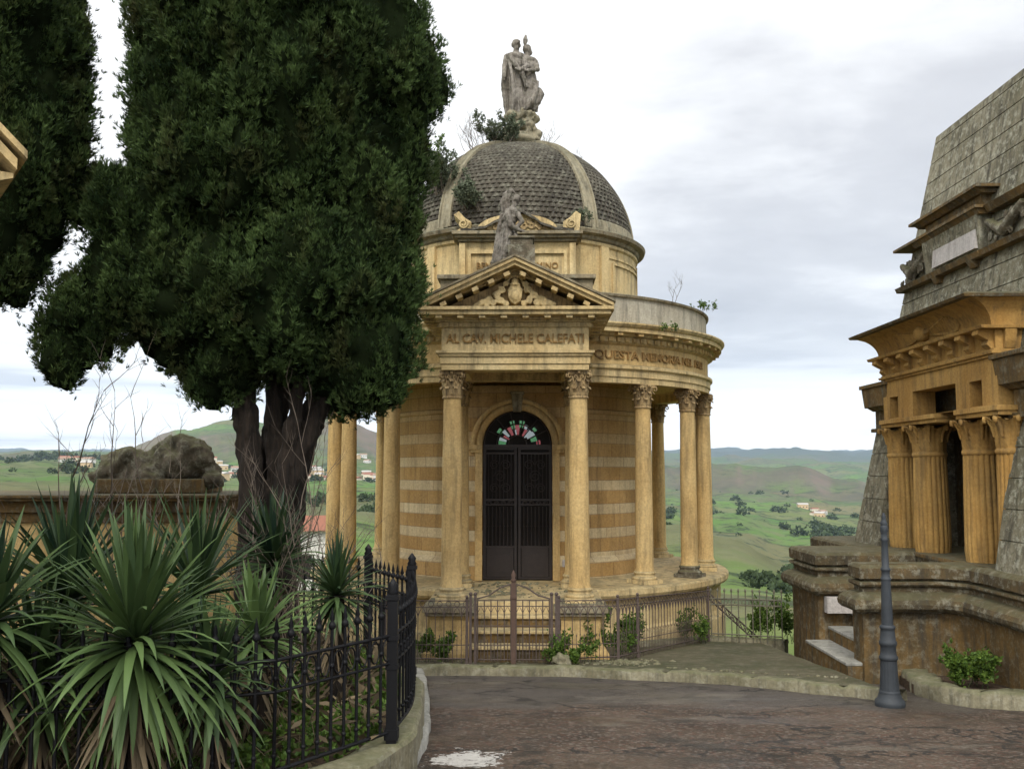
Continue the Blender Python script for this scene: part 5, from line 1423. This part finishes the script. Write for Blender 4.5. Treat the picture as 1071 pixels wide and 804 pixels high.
# cypress spires in the town
Q = []; T_ = []
for p, s in zip(cen, rad):
    nb = 90 if s/p.length > .004 else 46
    d_ = unit(rng.normal(0, 1, (nb, 3))); d_[:,2] = np.abs(d_[:,2])*1.1
    c_ = np.array(p)+d_*s*rng.uniform(.25, .95, (nb,1))*np.array([1,1,.9])
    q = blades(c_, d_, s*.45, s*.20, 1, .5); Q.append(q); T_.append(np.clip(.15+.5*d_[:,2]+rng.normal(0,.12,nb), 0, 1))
M['farleaf'] = leafmat('distant_foliage', (.018,.032,.014), (.06,.088,.034), .9, trans=0)
o = quads_object('woods', np.concatenate(Q), M['farleaf'], tint=np.concatenate(T_)); tag(o, kind='stuff')
# ================================================================ CYPRESSES
def crown_tree(name, label, base, lobes, yb, stems, seed, dens=1.0, group=None):
    """lobes: (px,py,rx,ry) ellipses in photo pixels at depth yb, given real depth"""
    r_ = np.random.default_rng(seed); TR = thing(name, label, 'tree', base, group)
    k = yb/F; subs = []; allL = []
    for (px, py, rx, ry) in lobes:
        c = np.array(at(px, py, yb)); ax = np.array([rx*k, min(1.55, .5*(rx+ry)*k*.95), ry*k]); allL.append((c, ax))
        n = int(6+ (rx*ry)/260)
        for _ in range(n):
            d = r_.normal(0, 1, 3); d /= np.linalg.norm(d); s = r_.uniform(16, 34)*k
            s = min(s, min(ax)*.6); subs.append((c+d*np.maximum(ax-s*.75, ax*.2)*r_.uniform(.86, 1.0), s))
    # dark inner twigs: slightly smaller lobes
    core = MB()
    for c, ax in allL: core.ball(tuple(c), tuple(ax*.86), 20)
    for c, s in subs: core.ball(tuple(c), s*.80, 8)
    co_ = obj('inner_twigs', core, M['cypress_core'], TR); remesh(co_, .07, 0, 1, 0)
    me = co_.data; n = len(me.vertices); cv = np.empty(n*3); me.vertices.foreach_get('co', cv); cv = cv.reshape(n,3); nn = np.empty(n*3); me.vertices.foreach_get('normal', nn); nn = nn.reshape(n,3)
    for i in range(n):
        p_ = cv[i]; cv[i] += nn[i]*(.20*noise.fractal(Vector((p_[0]*2.6, p_[1]*2.6, p_[2]*.9)), 1, 2, 3)+.05*noise.noise(Vector((p_[0]*9, p_[1]*9, p_[2]*5))))
    me.vertices.foreach_set('co', cv.ravel()); me.update()
    Q = []; T_ = []
    me = co_.data; me.calc_loop_triangles(); nt_ = len(me.loop_triangles); off_ = np.array(wl(TR))
    V = np.empty(len(me.vertices)*3); me.vertices.foreach_get('co', V); V = V.reshape(-1,3)+off_
    tr = np.empty(nt_*3, dtype=np.int32); me.loop_triangles.foreach_get('vertices', tr); tr = tr.reshape(-1,3)
    A_, B_, C_ = V[tr[:,0]], V[tr[:,1]], V[tr[:,2]]; nr = np.cross(B_-A_, C_-A_); ar = np.linalg.norm(nr, axis=1)/2; nr = unit(nr)
    wgt = ar*np.where(nr[:,1] > .55, .25, 1.)*np.where((A_*np.array([1,1,1]))[:,2] > 6.2, .3, 1.)
    N_ = int(wgt.sum()*1450*dens); ix = r_.choice(nt_, N_, p=wgt/wgt.sum()); u_ = r_.random((N_,2)); fl = u_.sum(1) > 1; u_[fl] = 1-u_[fl]
    p = A_[ix]+(B_-A_)[ix]*u_[:,:1]+(C_-A_)[ix]*u_[:,1:]; d = nr[ix]
    cl = np.array([noise.fractal(Vector((x[0]*4.2, x[1]*4.2, x[2]*2.0)), 1, 2, 3) for x in p])           # clumps: sprays stand out or sit back together
    p = p+d*(.01+.17*np.clip(cl,-.6,.9)+r_.uniform(-.03,.03,N_))[:,None]
    up = unit(d*.65+np.array([0,-.05,.95])+r_.normal(0,.22,(N_,3)))
    p = p+d*(r_.random(N_) > .95)[:,None]*r_.uniform(.03,.14,(N_,1))
    q = blades(p, up, .062, .0042, 9, .33); Q.append(q)
    T_.append(np.clip(.34+.16*np.repeat(d[:,2],9)+.55*np.repeat(cl,9)+.12*r_.normal(0,1,len(q)),0,1))  # paints light in: upward and jutting clumps lighter, sunken ones darker
    for c, s in subs:
        n = int(45*dens*(s/.25)**2)
        d = unit(r_.normal(0, 1, (n, 3))); keep = ~((d[:,1] > .75)); d = d[keep]; n = len(d)
        lump = 1+.22*np.sin(d[:,0]*9+c[0]*5)*np.sin(d[:,2]*11+c[2]*3)
        p = c+d*s*(lump*r_.uniform(.72, 1.06, n))[:,None]
        # hidden ones dropped
        inside = np.zeros(n, bool)
        for c2, a2 in allL: inside |= (((p-c2)/(a2*.80))**2).sum(1) < 1
        p, d = p[~inside], d[~inside]
        if not len(p): continue
        up = unit(d*.75+np.array([0,-.05,.85])+r_.normal(0,.25,(len(p),3)))
        q = blades(p, up, .075, .005, 9, .36); Q.append(q)
        # clump tone: sprays facing up are coloured lighter, as if lit from above
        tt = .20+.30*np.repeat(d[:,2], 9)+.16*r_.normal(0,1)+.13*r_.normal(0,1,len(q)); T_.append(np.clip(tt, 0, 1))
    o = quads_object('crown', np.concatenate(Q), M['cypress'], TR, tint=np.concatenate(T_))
    tk = MB()
    for (pts, rad) in stems:
        sp_ = []; rr_ = []
        for i in range(len(pts)-1):
            for j in range(6): u = j/6; sp_.append(Vector(pts[i]).lerp(Vector(pts[i+1]), u)+Vector((rnd.uniform(-.012,.012), rnd.uniform(-.012,.012), 0))); rr_.append(rad[i]+(rad[i+1]-rad[i])*u)
        sp_.append(Vector(pts[-1])); rr_.append(rad[-1]); b0 = len(tk.v); tk.tube(sp_, rr_, 18)
    tt_ = obj('trunk', tk, M['bark'], TR)
    remesh(tt_, .024, .03, 5, 0)
    me = tt_.data; n = len(me.vertices); co_v = np.empty(n*3); me.vertices.foreach_get('co', co_v); co_v = co_v.reshape(n,3); nn = np.empty(n*3); me.vertices.foreach_get('normal', nn); nn = nn.reshape(n,3)
    for i in range(n): p_ = co_v[i]; co_v[i] += nn[i]*.035*noise.fractal(Vector((p_[0]*14, p_[1]*14, p_[2]*1.2)), 1, 2, 3)
    me.vertices.foreach_set('co', co_v.ravel()); me.update()
    print('tufts', name, len(o.data.polygons)); return TR
yb = 9.7
def S(px, py, dy=0.): return tuple(at(px, py, yb+dy))
gz0 = -1.95
stems = [([S(268,700)[:2]+(gz0-.1,), S(266,600), S(262,500), S(255,400), S(250,300)], [.24,.16,.125,.11,.09]),
         ([S(284,700,.1)[:2]+(gz0,), S(284,600,.1), S(290,500,.1), S(286,420,.1), S(285,300,.1)], [.19,.13,.095,.08,.06]),
         ([S(290,640,-.05)[:2]+(gz0,), S(293,560,-.05), S(303,470,-.1), S(311,420,-.1), S(330,330,-.1)], [.16,.11,.08,.07,.05]),
         ([S(294,600,.2), S(305,500,.15), S(332,415,.1), S(352,380,.1)], [.18,.14,.09,.06]),
         ([S(262,620,.3), S(270,500,.3), S(300,400,.2), S(302,300,.2)], [.16,.13,.09,.06]),
         ([S(296,520,.05), S(326,450,.0), S(345,405,0.), S(375,360,0.)], [.13,.09,.06,.04])]
lobes = [(300,-210,158,190),(292,40,156,150),(285,120,150,110),(170,150,42,70),(415,175,34,60),(300,300,130,80),(330,60,132,110),(400,95,66,66),(205,60,72,95),(280,190,140,85),(388,225,58,75),(330,275,108,80),(160,225,74,52),(95,205,34,34),(215,165,70,60),
         (140,290,66,66),(95,330,40,44),(72,372,26,24),(200,330,74,48),(240,375,46,34),(300,345,90,50),(375,370,62,60),(395,300,46,60),(345,395,36,26),(66,340,18,22),(228,402,26,16),(180,280,80,60),(190,372,20,12)]
crown_tree('cypress', 'big dark cypress with a broad billowing crown and several stems in front of the chapel', S(270,700)[:2]+(gz0,), lobes, yb, stems, 4, 1.0)
yb = 9.4
lobes2 = [(0,-220,95,200),(8,20,84,130),(50,60,46,70),(22,150,72,90),(0,230,66,70),(18,280,36,30),(0,300,34,26),(62,130,36,40),(-60,120,90,220),(64,110,34,30)]
st2 = [([S(-95,700)[:2]+(gz0,), S(-70,500), S(-50,300), S(-30,100)], [.35,.28,.2,.12]), ([S(-70,700)[:2]+(gz0,), S(-50,420), S(-15,300)], [.2,.14,.08])]
crown_tree('cypress', 'dark cypress at the upper left edge whose drooping crown hangs over the fields', S(-90,700)[:2]+(gz0,), lobes2, yb, st2, 9, 1.0)

# ================================================================ PLANTS
def yucca(label, px, py, y, L, n, emin=-55, emax=88, seed=0, wd=.030, stalk=True, group='yuccas in the planted bed', tone=.4):  # low tone values paint in the deep shade inside the bed
    r_ = random.Random(seed); c = at(px, py, y); base = Vector((c.x, c.y, -1.93))
    Y = thing('yucca', label, 'plant', base, group); a = MB(); tints = []
    dead = MB(); dt = []
    def leaf_(mb, tl, c0, az_, el, L_, w_, droop, tone_):
        d = Vector((math.cos(az_)*math.cos(el), math.sin(az_)*math.cos(el), math.sin(el))); sd = Vector((-math.sin(az_), math.cos(az_), 0)); p = Vector(c0); ns = 7; vs = []
        step = L_/ns; bend = 0
        sd = (sd+Vector((0,0,r_.uniform(-.3,.3)))).normalized()
        for i in range(ns+1):
            u = i/ns; w__ = w_*(.55+.9*u*2 if u < .25 else 1.0*(1-((u-.25)/.75)**2.2)+.01)
            nrm = sd.cross(d).normalized()
            vs += [p-sd*w__+nrm*w__*.35, p, p+sd*w__+nrm*w__*.35]
            p = p+d*step; d = (d+Vector((0,0,-droop*(.3+u*1.6)))).normalized()
        b0 = len(mb.f); mb.add(vs, [(i*3+j, i*3+j+1, i*3+j+4, i*3+j+3) for i in range(ns) for j in range(2)], True)
        tl += [tone_]*(len(mb.f)-b0)
    for k in range(n):
        u = (k+.5)/n; el = R(emin+(emax-emin)*(u**.85)); az_ = k*2.39996+r_.uniform(-.2,.2)
        up = (math.degrees(el)+55)/145
        leaf_(a, tints, c+Vector((0,0,-.05+.10*up)), az_, el+R(r_.uniform(-7,7)), L*r_.uniform(.75,1.08), wd*r_.uniform(.8,1.2), .05+.17*(1-up)*r_.uniform(.5,1.4), min(1,max(0,tone+.35*(1-up)+r_.uniform(-.22,.2))))
    for k in range(int(n*.5)):
        leaf_(dead, dt, c+Vector((0,0,-.08-r_.random()*.35)), r_.random()*6.3, R(r_.uniform(-75,-30)), L*r_.uniform(.5,.85), wd*.7, .12, r_.random())
    o = obj('leaves', a, M['yucca'], Y); at_ = o.data.attributes.new('tint', 'FLOAT', 'FACE'); at_.data.foreach_set('value', tints)
    o = obj('dry_leaves', dead, M['dead'], Y); at_ = o.data.attributes.new('tint', 'FLOAT', 'FACE'); at_.data.foreach_set('value', dt)
    tk = MB(); tk.tube([base-Vector((0,0,.1)), base.lerp(c, .5)+Vector((.03,0,0)), c], [.085,.07,.06], 10); obj('trunk', tk, M['bark'], Y)
yucca('largest yucca, broad arching leaves spilling over the fence in front', 140, 672, 5.75, .80, 210, -60, 86, 1, .026, tone=.42)
yucca('low yucca filling the gap under the left leaves of the largest one', 40, 712, 5.75, .62, 110, -60, 86, 21, .026, tone=.35)
yucca('low yucca in front of the black pickets just right of the largest one', 222, 712, 5.95, .50, 90, -60, 86, 22, .024, tone=.25)
yucca('upright dark yucca behind the largest one, leaf tips in front of the low tomb', 72, 628, 6.9, .82, 130, -20, 88, 2, .030, tone=.15)
yucca('yucca cut by the photo edge beside the largest one', -12, 650, 5.4, .62, 90, -45, 88, 3, .030, tone=.2)
yucca('slender upright yucca between the largest one and the cypress trunk', 205, 622, 7.4, .80, 90, -20, 88, 4, .026, tone=.2)
yucca('pale small yucca behind the thick fence post panel', 268, 668, 6.9, .55, 60, -35, 85, 5, .028, tone=.65)
yucca('round spiky yucca rosette showing over the fence beside the corner', 352, 622, 7.9, .47, 130, -50, 88, 6, .018, tone=.25)
yucca('dark yucca growing at the foot of the cypress trunk', 286, 590, 8.7, .70, 90, -15, 88, 7, .024, tone=.1)
yucca('dark yucca in shade behind the fence panel, deeper in the bed', 190, 690, 6.6, .5, 70, -50, 85, 12, .026, tone=.1)

def twigs(name, label, base, H, lean, n, seed, spread=.35, r0=.012, m=M['twig'], cat='shrub', depth=3, group=None, leafy=0, leafm=None, lsz=.03):
    r_ = random.Random(seed); TW = thing(name, label, cat, base, group); a = MB(); tips = []
    def br(p, d, L_, r, lv):
        pts = [p]; q = Vector(p); dd = Vector(d); ns = 5
        for i in range(ns):
            dd = (dd+Vector((r_.uniform(-1,1), r_.uniform(-1,1), r_.uniform(-.3,.6)))*.16).normalized(); q = q+dd*L_/ns; pts.append(q.copy())
            if lv < depth and i >= 1 and r_.random() < .75:
                sd = Vector((r_.uniform(-1,1), r_.uniform(-1,1), r_.uniform(.1,.9))).normalized(); br(q.copy(), (dd*.6+sd*.7).normalized(), L_*r_.uniform(.3,.55), r*.55, lv+1)
            if lv >= 1: tips.append((q.copy(), dd.copy()))
        a.tube(pts, [r*(1-.75*i/ns) for i in range(ns+1)], 4, False)
    for k in range(n):
        d = Vector((lean[0]+r_.uniform(-spread,spread), lean[1]+r_.uniform(-spread,spread), 1)).normalized(); br(Vector(base)+Vector((r_.uniform(-.06,.06)*n*.4, r_.uniform(-.06,.06)*n*.3, 0)), d, H*r_.uniform(.6,1.05), r0, 0)
    obj('branches', a, m, TW)
    if leafy and tips:
        idx = [r_.randrange(len(tips)) for _ in range(leafy)]
        P_ = np.array([tips[i][0] for i in idx])+rng.normal(0, lsz, (leafy,3)); D_ = np.array([tips[i][1] for i in idx])
        q = blades(P_, unit(D_+rng.normal(0,.3,D_.shape)), lsz*1.8, lsz*.5, 4, .8); o = quads_object('leaves', q, leafm, TW, tint=np.clip(rng.normal(.5,.25,len(q)),0,1))
    return TW
def soil(px, py, y): c = at(px, py, y); return (c.x, c.y, -1.93)
GT_ = 'bare twiggy shrubs in the planted bed'
twigs('bare_shrub', 'tall bare twiggy shrub in front of the low tomb, nearest the photo edge', soil(62,600,8.2), 2.35, (-.02,0), 4, 31, .16, .013, group=GT_)
twigs('bare_shrub', 'tall bare twiggy shrub in front of the rock heap', soil(135,600,8.6), 2.35, (.07,0), 4, 32, .18, .012, group=GT_)
twigs('bare_shrub', 'tangled dry shrub climbing against the cypress trunk', soil(262,620,8.6), 1.75, (.08,0), 9, 33, .35, .010, group=GT_)
twigs('bare_shrub', 'pale dry twigs in front of the cypress foot', soil(300,620,8.3), 1.6, (-.05,0), 8, 34, .4, .010, group=GT_)
twigs('bare_shrub', 'thin reddish twigs in front of the chapel columns behind the cypress', soil(345,600,9.3), 1.5, (.05,0), 6, 35, .2, .008, group=GT_)
twigs('bare_shrub', 'dry twigs rising behind the upright dark yucca', soil(170,600,7.8), 1.5, (0,0), 6, 36, .3, .009, group=GT_)
# vegetation that has taken root on the chapel
def on(px, py, y): return tuple(at(px, py, y))
GV = 'plants rooted on the chapel roof'
twigs('roof_shrub', 'grey green bush clinging to the rock under the two-figure statue', on(525,155,18.6), .55, (-.15,-.1), 14, 41, .9, .008, M['twig'], 'shrub', 2, GV, 1100, M['greybush'], .028)
twigs('roof_shrub', 'wispy bare shrub on the dome beside the statue rock', on(503,160,18.6), .60, (-.3,0), 14, 42, .5, .007, group=GV)
twigs('roof_shrub', 'leafy shrub growing down the dome rib nearest the cypress', on(466,205,17.6), .62, (-.3,-.2), 10, 43, .6, .010, M['twig'], 'shrub', 2, GV, 1200, M['greybush'], .03)
twigs('roof_shrub', 'bushy plant on the dome tiles above the carved scroll', on(492,222,17.1), .40, (-.05,-.5), 8, 44, .7, .009, M['twig'], 'shrub', 2, GV, 900, M['greybush'], .03)
twigs('roof_shrub', 'green shrub at the dome shoulder by the cypress', on(462,182,18.0), .50, (-.4,0), 8, 45, .5, .009, M['twig'], 'shrub', 2, GV, 700, M['weed'], .028)
twigs('roof_shrub', 'sparse dry stalks on the dome right of the statue', on(568,152,18.8), .42, (.4,0), 7, 46, .6, .006, group=GV)
twigs('roof_shrub', 'thin dry stalks on the right shoulder of the dome', on(605,178,18.3), .38, (.1,0), 4, 47, .4, .005, group=GV)
twigs('roof_shrub', 'bare twig standing on the round parapet', on(704,322,17.0), .48, (.25,0), 2, 48, .2, .006, group=GV)
twigs('roof_shrub', 'tiny green plant growing out of the cornice below the parapet', on(702,347,15.75), .12, (0,-.2), 5, 49, .6, .004, M['twig'], 'shrub', 1, GV, 60, M['weed'], .02)
twigs('roof_shrub', 'low grass tuft along the parapet coping', on(735,326,17.6), .14, (0,0), 8, 50, .6, .003, M['twig'], 'shrub', 1, GV, 120, M['weed'], .02)
twigs('roof_shrub', 'small plant in the angle of the corner scroll on the dome', on(607,232,17.0), .18, (.1,-.3), 6, 51, .6, .004, M['twig'], 'shrub', 1, GV, 260, M['greybush'], .022)
# weeds along the railings and the bed
def weed(label, px, y, H, n, seed, leafy, z=None, sp_=.5, name='weed', lsz=.025, grp='weeds along the foot of the railings'):
    x = (px-535.5)/F*y*1.0; z = fore_z(x, y)-.01 if z is None else z
    twigs(name, label, (x,y,z), H, (0,0), n, seed, sp_, .004, M['weed_stem'], 'plant', 2, grp, leafy, M['weed'], lsz)
M['weed_stem'] = flat('weed_stem', (.05,.07,.02), .8)
weed('green weeds between the corner of the black fence and the left pedestal', 452, 13.4, .25, 10, 61, 700)
weed('tall weeds in front of the right pedestal beside the gate', 598, 13.12, .30, 9, 62, 350)
weed('leafy weed clump behind the railing right of the right pedestal', 630, 13.8, .36, 12, 63, 900)
weed('dark weeds behind the railing along the round platform', 660, 14.6, .45, 10, 64, 700)
weed('weed at the foot of the gate right post', 586, 13.1, .16, 9, 65, 300)
weed('weeds by the handrail behind the far railing', 792, 16.5, .45, 9, 66, 700)
weed('weed against the pyramid tomb plinth behind the far railing', 812, 16.1, .55, 9, 67, 800)
weed('weeds where the platform meets the railing bend', 722, 15.9, .35, 9, 68, 500)
twigs('bed_shrub', 'bright green leafy shrub in the bed at the pyramid tomb plinth', (5.05,10.95,-2.42), .33, (0,0), 9, 70, .6, .005, M['weed_stem'], 'shrub', 2, None, 900, M['weed'], .028)
# ground cover in the planted bed: one mass nobody could count
P_ = []; D_ = []
poly_in = [tuple(p) for p in o2]+[(-7,11.2),(-7,3.2)]
def inside(x, y):
    c_ = False; n = len(poly_in)
    for i in range(n):
        (x1, y1_), (x2, y2) = poly_in[i], poly_in[(i+1) % n]
        if (y1_ > y) != (y2 > y) and x < (x2-x1)*(y-y1_)/(y2-y1_)+x1: c_ = not c_
    return c_
r4 = random.Random(5); pts = []
while len(pts) < 5200:
    x, y = r4.uniform(-5,-.75), r4.uniform(4.2,11)
    if inside(x, y) and (noise.noise(Vector((x*1.4,y*1.4,0))) > -.25 or r4.random() < .25):
        h = .28*max(.1, .6+noise.noise(Vector((x*2,y*2,5)))); pts.append((x,y,-1.93+r4.random()*h))
P_ = np.array(pts); q = blades(P_, unit(rng.normal(0,.5,P_.shape)+np.array([0,0,.9])), .055, .016, 7, .8)
tg = np.array([.45+.4*noise.noise(Vector((p[0]*1.1,p[1]*1.1,9))) for p in pts]); tg = np.repeat(tg,7)+rng.normal(0,.15,len(q))
tag(quads_object('undergrowth', q, M['weed'], tint=np.clip(tg,0,1)), kind='stuff')
P_ = np.array([(r4.uniform(-5,-1.0), r4.uniform(4.2,10), -1.90+.25*r4.random()) for _ in range(1500)]); P_ = np.array([p for p in P_ if inside(p[0],p[1])])
q = blades(P_, unit(rng.normal(0,1,P_.shape)+np.array([0,0,.3])), .20, .016, 3, .8); tag(quads_object('dry_litter_leaves', q, M['dead'], tint=rng.random(len(q))), kind='stuff')
# rubble and leaf litter by the railing and on the porch
P_ = []
for _ in range(260): x = 1.5+r4.gauss(0,.25); y = 13.15+r4.gauss(0,.13); P_.append((x,y,fore_z(x,y)))
for _ in range(200): x = r4.gauss(.05,.4); y = r4.uniform(14.4,16.2); P_.append((x,y,ZS+.003))
for _ in range(200): x = r4.uniform(-2.8,4); y = kpts[1].y+r4.uniform(.3,.8) if x < 2 else 12.6-(x-2)*.5; P_.append((x,y,fore_z(x,y)))
a = MB()
for p_ in P_: s = abs(r4.gauss(0,.02))+.007; a.ball(p_, (s,s*.8,s*.6), 5)
tag(obj('rubble', a, M['kerb']), kind='stuff')
# pale boulder beside the gate
a = MB(); bp = (.66,12.9,fore_z(.66,12.9)); a.ball((bp[0],bp[1],bp[2]+.05),(.14,.1,.11),14); 
o = obj('rock', a, M['kerb'], loc=bp); remesh(o, .02, .06, 6, 1); tag(o, 'pale rounded stone lying by the right gate post', 'rock')
